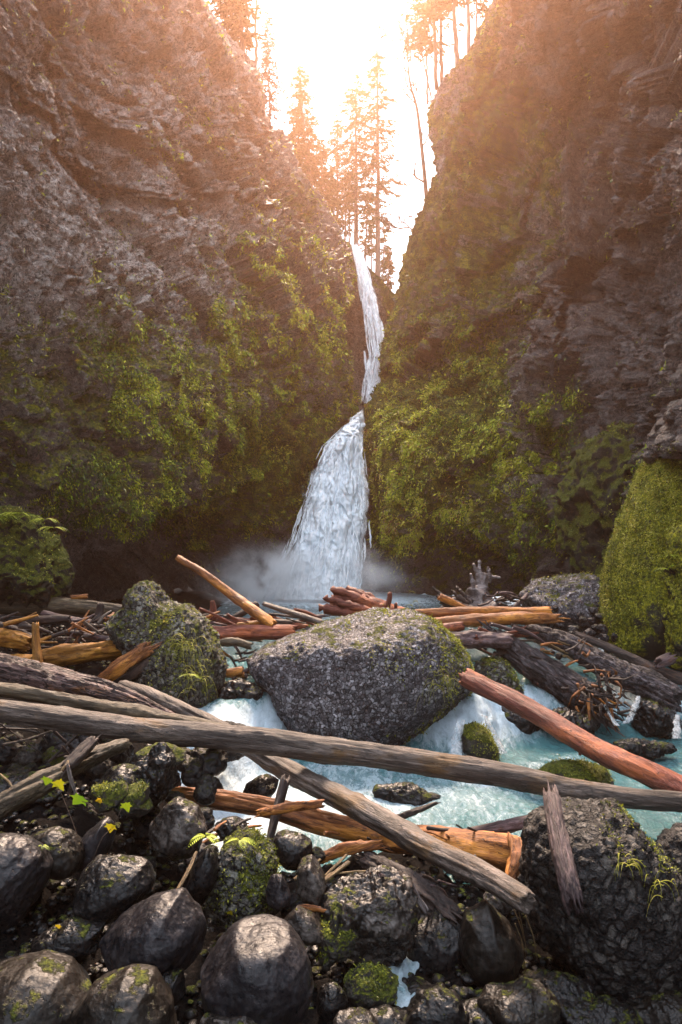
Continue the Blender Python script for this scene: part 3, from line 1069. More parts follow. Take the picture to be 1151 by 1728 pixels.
def box(name, lo, hi, mat):
    c = (np.array(lo) + np.array(hi)) / 2
    h = (np.array(hi) - np.array(lo)) / 2
    V = np.array([(x, y, z) for x in (-1, 1) for y in (-1, 1) for z in (-1, 1)]) * h
    Fc = np.array([(0, 1, 3, 2), (4, 6, 7, 5), (0, 4, 5, 1), (2, 3, 7, 6), (0, 2, 6, 4), (1, 5, 7, 3)])
    return mesh_np(name, V, Fc, mat, False, None, None, c)


tag(box('mist', (-7.5, 23.5, -0.3), (5.5, 31.4, 4.6), m), 'pale spray drifting at the foot of the lower waterfall', 'mist', kind='stuff')
# ================================================================ rocks
_ico = {}


def ico(sub):
    if sub not in _ico:
        bm = bmesh.new()
        bmesh.ops.create_icosphere(bm, subdivisions=sub, radius=1)
        V = np.array([v.co[:] for v in bm.verts])
        T = np.array([[v.index for v in f.verts] for f in bm.faces])
        bm.free()
        _ico[sub] = (V, T)
    return _ico[sub]


M_CONG = mat_rock('grey conglomerate', (0.0232, 0.0209, 0.0244), (0.0986, 0.0905, 0.0986), (0.3480, 0.3306, 0.3480), 0.5, 0.06, 19, 1.0, 0.03)
M_CONGM = mat_rock('mossy conglomerate', (0.0128, 0.0120, 0.0112), (0.0800, 0.0760, 0.0680), (0.2400, 0.2320, 0.2000), 0.55, 0.24, 15, 1.0, 0.03)
M_CONGD = mat_rock('dark conglomerate', (0.0050, 0.0045, 0.0050), (0.0240, 0.0210, 0.0200), (0.0800, 0.0700, 0.0600), 0.50, 0.0, 13, 1.0, 0.03)
M_MOSS = mat_rock('deep moss', (0.010, 0.010, 0.008), (0.03, 0.028, 0.022), (0.07, 0.065, 0.05), 0.8, 0.80, 0, 0.7, 0.12)
M_MOSSD = mat_rock('dark moss', (0.006, 0.006, 0.005), (0.02, 0.018, 0.014), (0.05, 0.045, 0.035), 0.8, 0.62, 0, 0.95, 0.12)
M_SLATE = mat_rock('slate grey river stone', (0.0029, 0.0026, 0.0029), (0.0104, 0.0092, 0.0104), (0.0432, 0.0392, 0.0415), 0.38, 0.0, 0, 1.6, 0.012)
M_BROWN = mat_rock('brown river stone', (0.0029, 0.0023, 0.0017), (0.0086, 0.0066, 0.0052), (0.0288, 0.0242, 0.0196), 0.40, 0.04, 0, 1.5, 0.012)
M_DARK = mat_rock('wet dark river stone', (0.0017, 0.0016, 0.0017), (0.0052, 0.0046, 0.0046), (0.0207, 0.0184, 0.0184), 0.33, 0.04, 0, 2.0, 0.012)
M_PALE = mat_rock('pale veined river stone', (0.0035, 0.0029, 0.0026), (0.0150, 0.0121, 0.0104), (0.0979, 0.0835, 0.0749), 0.34, 0.06, 0, 1.6, 0.012, True)
M_MOSSY = mat_rock('mossy river stone', (0.0086, 0.0079, 0.0065), (0.0288, 0.0259, 0.0216), (0.0720, 0.0648, 0.0576), 0.5, 0.42, 0, 1.6, 0.03)
M_TUFT = mat_leaf('moss and grass', [(0.0, (0.02, 0.026, 0.004)), (0.4, (0.10, 0.115, 0.009)), (0.7, (0.27, 0.27, 0.018)), (1.0, (0.42, 0.37, 0.10))])


def rock(name, outline, Y, mat, label=None, cat='boulder', group=None, depth=None, seed=0, sub=6, rough=0.10, facets=5, pebble=0.0,
         moss=0, mossdir=(0.3, -0.2, 0.9), mossz=0.45, front=0.85, tintm=None):
    """solid stone whose outline from the camera is the polygon `outline` (photo pixels) at distance Y"""
    o = np.array(outline, float)
    c = np.array(((o[:, 0].min() + o[:, 0].max()) / 2, (o[:, 1].min() + o[:, 1].max()) / 2))
    ang = np.linspace(0, 2 * math.pi, 361)[:-1]
    rad = np.zeros(360)
    A = o - c
    Bp = np.roll(A, -1, 0)
    for k, a in enumerate(ang):
        d = np.array((math.cos(a), -math.sin(a)))
        e = Bp - A
        den = d[0] * e[:, 1] - d[1] * e[:, 0]
        den = np.where(np.abs(den) < 1e-9, 1e-9, den)
        tt = (A[:, 0] * e[:, 1] - A[:, 1] * e[:, 0]) / den
        ss = (A[:, 0] * d[1] - A[:, 1] * d[0]) / den
        ok = (tt > 0) & (ss >= -1e-6) & (ss <= 1 + 1e-6)
        rad[k] = tt[ok].max() if ok.any() else 1.0
    ker = np.array([1, 2, 3, 2, 1]) / 9
    rad = np.convolve(np.concatenate([rad[-2:], rad, rad[:2]]), ker, 'valid')
    s = Y / F
    S, T = ico(sub)
    r = np.random.default_rng(seed + 100)
    Q = S.copy()
    phi = np.arctan2(Q[:, 2], Q[:, 0]) % (2 * math.pi)
    R = np.interp(phi, np.concatenate([ang, [2 * math.pi]]), np.concatenate([rad, rad[:1]])) * s
    rho = np.hypot(Q[:, 0], Q[:, 2])
    rho2 = rho ** front
    size = rad.mean() * s
    dep = depth if depth else size * 0.9
    V = np.stack([np.cos(phi) * rho2 * R, Q[:, 1] * dep, np.sin(phi) * rho2 * R], -1)
    # worn flat faces
    for k in range(facets):
        n = unit(r.normal(size=3))
        if n[1] > 0:
            n[1] *= -1
        n = unit(n * np.array((1, 1.0, 1)))
        dist = V @ n
        cut = dist.max() * r.uniform(0.72, 0.9)
        x = dist - cut
        over = 0.5 * (x + np.sqrt(x * x + (0.10 * size) ** 2)) - 0.05 * size * 0.2
        V = V - n * (over * 0.85)[:, None]
    N = tri_normals(V, T)
    off = r.uniform(-50, 50, 3)
    oc = 5 if pebble or rough > 0.13 else 4
    d = rough * size * (fbm(V / size * 1.1 + off, oc, 0.5, seed) * 0.8)
    d += rough * (0.35 if oc == 5 else 0.2) * size * (ridged(V / size * 2.6 + off, 4, 0.55, seed + 1) - 0.8)
    if pebble:
        f1, f2, cid = worley(V * pebble + off, seed)
        d += (0.55 - f1) * 0.55 / pebble * (0.4 + (cid % 64) / 64)
        if sub > 6:
            f1, f2, cid = worley(V * pebble * 2.3 + off, seed + 1)
            d += (0.5 - f1) * 0.4 / pebble / 2.3
    V = V + N * d[:, None]
    loc = P(c[0], c[1], Y)
    if moss:
        ob = empty(name, loc, label, cat, group)
        body = mesh_np('stone', V, T, mat, True, None, ob)
        N = tri_normals(V, T)
        w = np.clip(N @ unit(np.array(mossdir)) - mossz + 0.45 * fbm(V / size * 1.8 + off, 4, 0.6, seed + 9), 0, 1) * (N[:, 1] < 0.6)
        if w.sum() > 0:
            idx = r.choice(len(V), moss, p=w / w.sum())
            B = V[idx] + r.normal(size=(moss, 3)) * 0.012 * max(1, Y / 8)
            D = unit(N[idx] * 0.25 + np.array((0, -0.1, -0.3)) + r.normal(size=(moss, 3)) * 0.55)
            Sd = unit(np.cross(D, r.normal(size=(moss, 3))))
            L = r.uniform(0.010, 0.032, moss) * max(1.0, Y / 7.0)
            Vq, Qf = leaf_quads(B, D, Sd, L, L * r.uniform(0.25, 0.6, moss), L * 0.08)
            tint = np.clip((tintm if tintm else 0.36 if Y < 9 else 0.55) + 0.35 * fbm(B * 3, 2, 0.6, seed) + r.normal(size=moss) * 0.16, 0, 1)
            mesh_np('moss', Vq, Qf, M_TUFT, False, {'tint': np.repeat(tint, 4)}, ob)['kind'] = 'stuff'
    else:
        ob = mesh_np(name, V, T, mat, True, None, None, loc)
        tag(ob, label, cat, group)
    return ob


def ell(cx, cy, w, h, rot=0, seed=0, jag=0.10):
    r = np.random.default_rng(seed + 5)
    a = np.linspace(0, 2 * math.pi, 15)[:-1]
    k = 1 + r.normal(size=14) * jag
    x, y = np.cos(a) * w / 2 * k, np.sin(a) * h / 2 * k
    c, s_ = math.cos(math.radians(rot)), math.sin(math.radians(rot))
    return np.stack([cx + x * c - y * s_, cy + x * s_ + y * c], -1)


def grass(parent, loc, n, L, seed, spread=0.05, droop=1.0, mat=None, thick=1.0):
    r = np.random.default_rng(seed)
    mb = MB()
    for k in range(n):
        a = r.uniform(0, 2 * math.pi)
        d = np.array((math.cos(a), math.sin(a) * 0.6 - 0.5, 0.9))
        b = loc + r.normal(size=3) * spread
        l = L * r.uniform(0.5, 1.1)
        p = [b, b + d * l * 0.3, b + d * l * 0.5 * np.array((1.2, 1.2, 0.7)) + np.array((0, -0.02, -0.12 * droop * l)), b + d * l * 0.5 * np.array((1.4, 1.4, 0)) + np.array((0, 0, -0.55 * droop * l))]
        p = np.array(p)
        q = np.linspace(0, 1, 9)[:, None]
        p = (1 - q) ** 3 * p[0] + 3 * q * (1 - q) ** 2 * p[1] + 3 * q * q * (1 - q) * p[2] + q ** 3 * p[3]
        mb.tube(p, np.linspace(0.004, 0.001, 9) * thick, 3, r.uniform(0.45, 1.0), False)
    return tag(mb.build('grass_tuft', mat or M_TUFT, parent), kind='stuff')


H1 = [(413, 1108), (440, 1092), (470, 1080), (505, 1062), (540, 1047), (590, 1036), (640, 1020), (700, 1027), (735, 1045), (765, 1075), (785, 1105), (795, 1145), (788, 1185), (765, 1220),
      (735, 1245), (700, 1260), (650, 1268), (590, 1262), (540, 1255), (490, 1240), (462, 1200), (440, 1160), (420, 1128)]
o = rock('boulder', H1, 11.2, M_CONG, 'huge grey conglomerate boulder with moss on its right shoulder, midstream behind the long front log', 'boulder',
         depth=1.35, seed=1, sub=7, rough=0.07, facets=3, pebble=13, moss=11000, mossdir=(0.9, -0.2, 0.4), mossz=0.56, front=0.72)
grass(o, P(738, 1150, 10.05) - np.array(o.location), 34, 0.42, 3, 0.09)
grass(o, P(690, 1035, 10.9) - np.array(o.location), 12, 0.2, 4, 0.15)
H2 = [(245, 986), (262, 992), (276, 1016), (310, 1022), (340, 1045), (360, 1080), (374, 1115), (374, 1160), (366, 1200), (330, 1222), (285, 1205), (250, 1165), (228, 1120),
      (205, 1075), (188, 1055), (212, 1028), (230, 1000)]
o = rock('boulder', H2, 10.3, M_CONGM, 'knobbly grey boulder with a pointed top, hung with yellow moss, left of midstream', 'boulder',
         depth=0.95, seed=2, sub=7, rough=0.12, facets=2, pebble=12, moss=2600, mossdir=(0.55, -0.7, 0.4), mossz=0.74)
grass(o, P(318, 1085, 9.4) - np.array(o.location), 40, 0.5, 5, 0.07)
grass(o, P(330, 1140, 9.35) - np.array(o.location), 30, 0.4, 6, 0.10)
H3 = [(912, 1378), (960, 1362), (1050, 1363), (1072, 1395), (1110, 1440), (1151, 1490), (1210, 1545), (1215, 1640), (1120, 1680), (1020, 1676), (950, 1650), (900, 1600), (884, 1530), (880, 1450), (892, 1400)]
o = rock('boulder', H3, 5.25, M_CONGD, 'big dark pebbly boulder with a mossy sloping top at the lower right', 'boulder',
         depth=0.58, seed=3, sub=7, rough=0.08, facets=3, pebble=15, moss=1600, mossdir=(0.55, -0.3, 0.75), mossz=0.84, front=0.72)
grass(o, P(1050, 1450, 4.72) - np.array(o.location), 14, 0.16, 7, 0.03)
grass(o, P(1115, 1490, 4.72) - np.array(o.location), 12, 0.18, 8, 0.04)
H4 = [(878, 1005), (905, 982), (940, 966), (985, 958), (1010, 970), (1026, 1000), (1034, 1050), (1010, 1092), (950, 1075), (895, 1045)]
rock('boulder', H4, 15.5, M_CONG, 'grey rounded boulder with a moss cap behind the orange logs on the right', 'boulder', depth=1.0, seed=4, sub=6, rough=0.12, pebble=9, moss=900, mossz=0.75)
H5 = [(1151, 712), (1115, 758), (1082, 812), (1052, 880), (1036, 930), (1024, 985), (1016, 1050), (1024, 1105), (1060, 1122), (1130, 1125), (1250, 1120), (1330, 900), (1290, 720), (1200, 680)]
rock('mossy_boulder', H5, 14.2, M_MOSS, 'towering yellow green moss covered boulder at the right edge above the logs', 'boulder', depth=1.7, seed=5, sub=7, rough=0.045, facets=0, moss=32000, mossdir=(-0.6, -0.3, 0.75), mossz=0.28, front=0.8)
H5b = [(1135, 905), (1160, 880), (1230, 900), (1270, 1000), (1260, 1110), (1180, 1135), (1132, 1120), (1126, 1040), (1128, 960)]
rock('mossy_boulder', H5b, 12.7, M_MOSS, 'narrow mossy rock hugging the right picture edge in front of the towering mossy boulder', 'boulder', depth=0.8, seed=55, sub=6, rough=0.14, facets=2, moss=3500, mossdir=(-0.4, -0.5, 0.6), mossz=0.35)
H7 = [(948, 840), (985, 775), (1050, 722), (1130, 680), (1210, 650), (1320, 700), (1280, 960), (1000, 985), (955, 960), (940, 920)]
rock('mossy_boulder', H7, 18.6, M_MOSSD, 'dark mossy rock shoulder rising behind the towering mossy boulder', 'boulder', depth=1.8, seed=7, sub=7, rough=0.2, facets=2, moss=9000, mossdir=(-0.3, -0.5, 0.7), mossz=0.5, tintm=0.28)
H6 = [(-30, 868), (30, 864), (65, 873), (95, 893), (110, 930), (107, 985), (80, 1020), (-90, 1025), (-130, 950), (-80, 880)]
h6 = rock('mossy_boulder', H6, 13.2, M_MOSSD, 'dark mossy boulder topped with ferns at the left picture edge', 'boulder', depth=1.0, seed=6, sub=7, rough=0.22, facets=3, moss=3500, mossdir=(0.2, -0.1, 0.95), mossz=0.62)
rock('mossy_rock', [(780, 1225), (800, 1218), (828, 1232), (843, 1268), (838, 1290), (790, 1292), (774, 1262)], 10.0, M_MOSSY, 'small round mossy rock in the cascade at the right foot of the midstream boulder', 'rock', seed=8, sub=6, moss=1500, mossdir=(0.3, -0.5, 0.6), mossz=0.35)
rock('mossy_rock', [(898, 1305), (935, 1288), (985, 1285), (1030, 1298), (1060, 1325), (1045, 1350), (930, 1345)], 8.5, M_MOSSY, 'low mossy rock in the turquoise water just behind the right end of the front log', 'rock', seed=9, sub=6, moss=1800, mossdir=(0, -0.3, 0.9), mossz=0.3)
rock('mossy_rock', [(800, 1118), (835, 1103), (858, 1120), (872, 1150), (890, 1168), (893, 1200), (850, 1212), (798, 1190)], 11.9, M_CONGM, 'grey lichened rock under the furrowed bark log, right of the midstream boulder', 'rock', seed=10, sub=6, pebble=10, moss=1200)
rock('boulder', [(1098, 1440), (1122, 1412), (1151, 1396), (1210, 1400), (1220, 1500), (1140, 1500)], 6.6, M_CONGD, 'dark pebbly rock poking in at the right edge below the turquoise water', 'rock', seed=11, sub=6, pebble=16)

R = [  # outline, Y, material, label, seed, rough, facets
    ('river_boulder', [(-60, 1415), (0, 1408), (42, 1416), (75, 1440), (84, 1472), (70, 1505), (40, 1548), (0, 1592), (-70, 1592), (-95, 1480)], 4.55, M_SLATE, 'slate grey angular boulder cut by the left edge, flat top with a rusty mark', 0.07, 7),
    ('river_boulder', ell(92, 1440, 110, 80, 15, 2), 4.95, M_BROWN, 'smooth brown boulder tucked behind the slate grey boulder at the left edge', 0.08, 3),
    ('river_boulder', [(103, 1525), (125, 1482), (160, 1450), (200, 1444), (248, 1456), (260, 1482), (240, 1518), (190, 1552), (140, 1562), (110, 1545)], 4.6, M_DARK, 'dark ridged boulder with a green moss spot, above the big pale grey stone', 0.09, 6),
    ('river_boulder', [(163, 1592), (198, 1546), (250, 1518), (305, 1508), (340, 1545), (354, 1582), (346, 1622), (310, 1642), (250, 1644), (192, 1632)], 4.25, M_SLATE, 'big pale grey worn boulder with a flat wet face in the lower left', 0.06, 5),
    ('river_boulder', [(-90, 1650), (0, 1636), (60, 1622), (112, 1634), (150, 1672), (160, 1740), (120, 1800), (-90, 1800)], 3.95, M_BROWN, 'pitted brown boulder in the bottom left corner', 0.06, 3),
    ('river_boulder', [(118, 1712), (160, 1660), (215, 1638), (258, 1648), (288, 1690), (296, 1735), (280, 1800), (140, 1800)], 3.8, M_BROWN, 'rounded pitted boulder at the bottom edge, right of the corner boulder', 0.05, 3),
    ('river_boulder', [(333, 1645), (355, 1600), (400, 1563), (450, 1552), (487, 1570), (517, 1610), (531, 1662), (520, 1702), (480, 1734), (400, 1738), (348, 1702)], 4.1, M_SLATE, 'large round dimpled grey boulder at the bottom, left of centre', 0.05, 2),
    ('river_boulder', [(250, 1395), (272, 1365), (298, 1349), (335, 1363), (350, 1400), (334, 1438), (300, 1448), (262, 1430)], 5.45, M_PALE, 'brown boulder with a pale cracked face under the left end of the orange log', 0.10, 5),
    ('river_boulder', [(312, 1505), (328, 1452), (352, 1429), (370, 1442), (364, 1490), (342, 1528), (316, 1525)], 5.0, M_DARK, 'egg shaped dark stone standing on end beside the fern sprig', 0.06, 2),
    ('river_boulder', [(112, 1445), (148, 1402), (182, 1378), (198, 1398), (184, 1440), (150, 1468), (122, 1470)], 5.15, M_SLATE, 'bluish slanting slab stone behind the yellow maple leaf', 0.06, 6),
    ('river_boulder', ell(112, 1592, 125, 75, -10, 4), 4.35, M_DARK, 'low dark mottled stone between the slate boulder and the big pale grey one', 0.12, 4),
    ('river_boulder', [(545, 1502), (580, 1474), (640, 1468), (690, 1488), (716, 1540), (702, 1585), (660, 1625), (600, 1612), (556, 1570)], 5.0, M_PALE, 'sculpted boulder with pale water worn hollows below the splintered logs', 0.17, 4),
    ('river_boulder', [(472, 1562), (500, 1530), (532, 1545), (554, 1582), (546, 1602), (510, 1596), (478, 1580)], 4.75, M_PALE, 'small faceted stone with a light grey face, left of the sculpted boulder', 0.06, 8),
    ('river_boulder', [(772, 1600), (785, 1542), (822, 1523), (862, 1560), (884, 1612), (872, 1652), (822, 1670), (780, 1645)], 4.95, M_BROWN, 'brown dome shaped boulder under the lower tip of the diagonal log', 0.06, 3),
    ('river_boulder', [(655, 1640), (690, 1560), (740, 1530), (790, 1545), (800, 1620), (780, 1670), (700, 1672)], 5.2, M_DARK, 'dark brown boulder between the sculpted boulder and the brown dome', 0.08, 3),
    ('mossy_rock', ell(566, 1592, 56, 96, 8, 9, 0.2), 4.8, M_MOSSY, 'upright green mossy stone right of the faceted stone', 0.22, 4),
    ('mossy_rock', ell(624, 1662, 96, 58, 14, 11, 0.2), 4.55, M_MOSSY, 'round green mossy stone beside the bottom trickle', 0.2, 5),
    ('river_boulder', ell(398, 1735, 140, 60, 5, 12), 3.85, M_PALE, 'light grey stone cut by the bottom edge below the dimpled boulder', 0.06, 4),
    ('river_boulder', ell(880, 1708, 140, 90, -8, 13), 4.45, M_BROWN, 'dim brown stone at the bottom edge below the big pebbly boulder', 0.10, 4),
    ('river_boulder', ell(735, 1716, 110, 84, 0, 14), 4.3, M_DARK, 'wet dark stone at the foot of the bottom trickle', 0.12, 5),
    ('river_boulder', ell(600, 1735, 90, 56, 0, 15), 4.1, M_PALE, 'small pale stone at the bottom edge under the round mossy stone', 0.10, 5),
    ('river_boulder', ell(468, 1508, 44, 62, 5, 16), 4.95, M_SLATE, 'small upright grey stone right of the mossy conglomerate rock', 0.09, 5),
    ('river_boulder', ell(527, 1490, 50, 92, -20, 17), 5.05, M_PALE, 'tilted greenish grey stone under the straw coloured sticks', 0.08, 7),
    ('river_boulder', ell(490, 1435, 70, 66, 0, 18), 5.6, M_DARK, 'dark stone under the orange log beside the hanging plank', 0.08, 4),
    ('mossy_rock', ell(188, 1345, 66, 50, -10, 20), 5.7, M_MOSSY, 'small mossy stone behind the two maple leaves', 0.12, 4),
    ('mossy_rock', ell(226, 1352, 72, 52, -25, 21), 5.75, M_MOSSY, 'flat mossy stone right under the lime green maple leaf', 0.10, 5),
    ('river_boulder', ell(205, 1320, 100, 62, -18, 22), 5.95, M_DARK, 'angular dark stone above the small mossy stones on the left bank', 0.10, 8),
    ('river_boulder', ell(258, 1315, 70, 110, 20, 23), 6.05, M_DARK, 'tall rough dark stone at the left end of the orange log', 0.20, 5),
    ('river_boulder', ell(272, 1275, 90, 46, -6, 24), 6.4, M_MOSSY, 'flat slab stone with moss below the front log on the left', 0.10, 6),
    ('river_boulder', ell(440, 1333, 66, 44, -25, 25), 7.4, M_DARK, 'wet dark rock with pale streaks in the white water above the orange log', 0.08, 6),
    ('river_boulder', ell(690, 1345, 120, 34, 8, 26), 8.5, M_DARK, 'flat wet rock awash in the white water behind the diagonal log', 0.16, 5),
    ('river_boulder', ell(345, 1330, 60, 40, 10, 27), 7.2, M_DARK, 'low wet stone at the left shore behind the orange log', 0.12, 5),
    ('river_boulder', ell(40, 1340, 110, 80, 5, 28), 6.1, M_DARK, 'dim stone at the left edge behind the fallen grooved log', 0.12, 5),
    ('river_boulder', ell(440, 1590, 70, 60, 5, 29), 4.7, M_DARK, 'dark wet stone half hidden behind the dimpled boulder', 0.10, 5),
    ('river_boulder', ell(285, 1665, 60, 60, 5, 30), 4.05, M_DARK, 'small dark stone in the gap right of the bottom left boulders', 0.10, 5),
    ('river_boulder', ell(560, 1690, 60, 56, 5, 31), 4.35, M_DARK, 'glossy black stone in the wet gap right of the dimpled boulder', 0.12, 6),
    ('river_boulder', ell(1010, 1725, 150, 70, 5, 32), 4.6, M_DARK, 'shadowed stone below the pebbly boulder in the lower right', 0.12, 6),
    ('river_boulder', ell(402, 1175, 90, 60, -10, 34), 10.4, M_DARK, 'black wet rock in the gap between the two grey conglomerate boulders', 0.14, 6),
    ('river_boulder', ell(386, 1250, 110, 60, 10, 35), 8.6, M_CONGD, 'pebbly rock awash in white water left of the midstream boulder', 0.16, 4),
    ('river_boulder', ell(870, 1215, 130, 60, 10, 36), 11.2, M_DARK, 'dark rock behind the upper part of the red barkless log', 0.14, 5),
    ('river_boulder', ell(960, 1222, 120, 44, 5, 37), 10.9, M_DARK, 'low black rock below the torn root mass', 0.16, 5),
    ('river_boulder', ell(1110, 1215, 90, 70, 5, 38), 11.3, M_DARK, 'black rock between the two right hand spouts', 0.14, 5),
    ('river_boulder', ell(1080, 1262, 120, 26, 3, 39), 10.0, M_DARK, 'flat wet rock just breaking the water below the right spouts', 0.2, 5),
    ('river_boulder', ell(700, 1690, 100, 70, 5, 40), 4.75, M_DARK, 'shiny black stone right of the trickle', 0.12, 5),
    ('river_boulder', ell(660, 1735, 120, 60, 5, 41), 4.3, M_DARK, 'black stone at the bottom edge below the trickle', 0.12, 5),
    ('river_boulder', ell(820, 1725, 110, 70, 5, 42), 4.5, M_DARK, 'dark rounded stone at the bottom edge below the brown dome', 0.10, 5),
    ('river_boulder', ell(950, 1690, 120, 80, -15, 43), 4.75, M_DARK, 'dark stone wedged under the pebbly boulder at the bottom', 0.12, 5),
    ('river_boulder', ell(1120, 1715, 160, 80, 0, 44), 4.7, M_BROWN, 'dark stone in the bottom right corner', 0.10, 4),
    ('river_boulder', ell(390, 1400, 60, 40, -20, 33), 5.9, M_DARK, 'dark stone under the orange log, left of the hanging plank', 0.12, 6),
]
for k, (nm, ol, Y, mt, lb, rg, fc) in enumerate(R):
    big = np.ptp(np.array(ol)[:, 0]) > 120
    rock(nm, ol, Y, mt, lb, 'rock' if nm == 'mossy_rock' else 'boulder', seed=20 + k, sub=7 if big else 6, rough=rg, facets=fc,
         moss=420 if nm == 'mossy_rock' else 0, mossdir=(0, -0.3, 0.9), mossz=0.68, front=0.8)
o = rock('mossy_rock', [(348, 1535), (362, 1455), (388, 1408), (430, 1398), (462, 1428), (468, 1490), (452, 1545), (400, 1565), (362, 1558)], 5.25, M_CONGM,
         'grey pebbly rock draped with bright moss under the hanging plank', 'rock', seed=70, sub=7, rough=0.10, pebble=17, moss=2600, mossdir=(0.5, -0.5, 0.5), mossz=0.4)

# stones that fill the gaps, lying on the bed
r = np.random.default_rng(11)
protos = []
for k in range(9):
    V, T = ico(5)
    sd = 300 + k
    V = V * np.array((1, r.uniform(0.7, 1.0), r.uniform(0.5, 0.8)))
    for q in range(7):
        n = unit(r.normal(size=3))
        ds = V @ n
        V = V - n * (np.maximum(ds - ds.max() * r.uniform(0.7, 0.92), 0) * 0.85)[:, None]
    V = V + tri_normals(V, T) * (0.16 * fbm(V * 1.4 + k * 7, 4, 0.55, sd))[:, None]
    me = mesh_np('river_stone', V, T, [M_DARK, M_BROWN, M_SLATE, M_DARK, M_MOSSY, M_PALE, M_DARK, M_BROWN, M_DARK][k])
    protos.append(me.data)
    bpy.data.objects.remove(me)


def stone(me, x, y, z, s, group, label):
    ob = bpy.data.objects.new('river_stone', me)
    COL.objects.link(ob)
    ob.location = (x, y, z)
    ob.scale = (s, s, s)
    ob.rotation_euler = (r.uniform(-0.5, 0.5), r.uniform(-0.5, 0.5), r.uniform(0, 6.28))
    return tag(ob, label, 'stone', group)


# (px, py, Y, size in photo pixels) of the smaller stones seen in the gaps
for k in range(170):
    px, py = r.uniform(0, 1150), r.uniform(1400, 1740)
    if 560 < px <= 870 and py < 1500 or 260 < px < 560 and py < 1440:
        py = r.uniform(1560, 1740)
    if px > 870 and py < 1640:
        py = r.uniform(1670, 1740)
    Y = np.interp(py, [1250, 1400, 1728], [6.6, 5.7, 4.4]) + 0.35
    p = P(px, py, Y)
    stone(protos[k % 9], p[0], p[1], p[2], r.uniform(12, 34) * Y / F, 'small stones in the gaps between the foreground boulders', 'small wet stone wedged in the gaps between the foreground boulders')
for k in range(60):
    px, py = r.uniform(0, 360), r.uniform(1225, 1400)
    Y = np.interp(py, [1220, 1400], [7.0, 5.8]) + 0.3
    p = P(px, py, Y)
    stone(protos[k % 9], p[0], p[1], p[2], r.uniform(14, 34) * Y / F, 'small stones on the shaded bank under the front log', 'small dark stone on the shaded left bank under the front log')
for k in range(40):
    px, py = r.uniform(920, 1060), r.uniform(1020, 1110)
    Y = np.interp(py, [1000, 1110], [15.0, 13.2])
    p = P(px, py, Y)
    stone(protos[[2, 5, 0, 2][k % 4]], p[0], p[1], p[2], r.uniform(4, 12) * Y / F, 'scree stones between the right boulders', 'pale loose scree stone between the grey boulder and the towering mossy boulder')

r = np.random.default_rng(12)
B = []
V0, T0 = ico(3)
n = 8000
xs = np.where(np.arange(n) < 4500, r.uniform(-3.6, 3.6, n), r.uniform(-7.5, -1.8, n))
ys = np.where(np.arange(n) < 4500, r.uniform(3.4, 7.4, n), r.uniform(7.0, 13.0, n))
zs = ground_z(xs, ys)
allV, allT = [], []
for k in range(n):
    s = r.uniform(0.015, 0.055)
    V = V0 * s * np.array((1, r.uniform(0.7, 1), r.uniform(0.45, 0.8))) * (1 + 0.22 * perlin(V0 * 1.3 + k))[:, None]
    a = r.uniform(0, 6.28)
    V = V @ np.array(((math.cos(a), -math.sin(a), 0), (math.sin(a), math.cos(a), 0), (0, 0, 1)))
    allV.append(V + (xs[k], ys[k], zs[k] + 0.03 + 0.04 * r.random()))
    allT.append(T0 + k * len(V0))
tag(mesh_np('gravel', np.concatenate(allV), np.concatenate(allT), M_DARK), 'loose dark gravel between the foreground boulders', 'gravel', kind='stuff')
# ================================================================ logs and driftwood
M_GREYLOG = mat_wood('weathered grey brown log', (0.019, 0.013, 0.010), (0.073, 0.054, 0.042), (0.202, 0.158, 0.136), (0.090, 0.048, 0.017), 0.56)
M_OLIVELOG = mat_wood('weathered olive log', (0.017, 0.011, 0.005), (0.068, 0.048, 0.024), (0.169, 0.124, 0.073), (0.040, 0.028, 0.017), 0.55)
M_ORANGE = mat_wood('orange heartwood', (0.053, 0.013, 0.004), (0.295, 0.096, 0.016), (0.538, 0.230, 0.064), (0.403, 0.154, 0.019), 0.52)
M_YELLOW = mat_wood('ochre heartwood', (0.066, 0.022, 0.002), (0.336, 0.140, 0.013), (0.560, 0.256, 0.036), (0.179, 0.062, 0.006), 0.55)
M_RED = mat_wood('red cedar', (0.045, 0.008, 0.004), (0.184, 0.042, 0.019), (0.350, 0.133, 0.091), (0.259, 0.066, 0.019), 0.52)
M_PINKBARK = mat_wood('pink brown flaking bark', (0.026, 0.010, 0.008), (0.107, 0.056, 0.048), (0.259, 0.180, 0.169), (0.146, 0.056, 0.011), 0.56, 0.6, 0.02)
M_BARK = mat_wood('furrowed grey bark', (0.011, 0.008, 0.009), (0.073, 0.056, 0.059), (0.202, 0.169, 0.174), None, 0.5, 0.6, 0.03)
M_PURPLE = mat_wood('purple grey wood', (0.019, 0.009, 0.010), (0.084, 0.048, 0.048), (0.202, 0.141, 0.146), (0.113, 0.040, 0.017), 0.58)
M_DARKWOOD = mat_wood('dark rotten wood', (0.007, 0.004, 0.004), (0.031, 0.017, 0.012), (0.090, 0.056, 0.045), (0.079, 0.031, 0.009), 0.58)
M_SILVER = mat_wood('silvered dead wood', (0.032, 0.022, 0.019), (0.154, 0.122, 0.115), (0.352, 0.314, 0.307), None)
M_STRAW = mat_wood('straw coloured stick', (0.064, 0.032, 0.010), (0.230, 0.147, 0.058), (0.358, 0.269, 0.141), None, 0.5, 0.6, 0, 3)


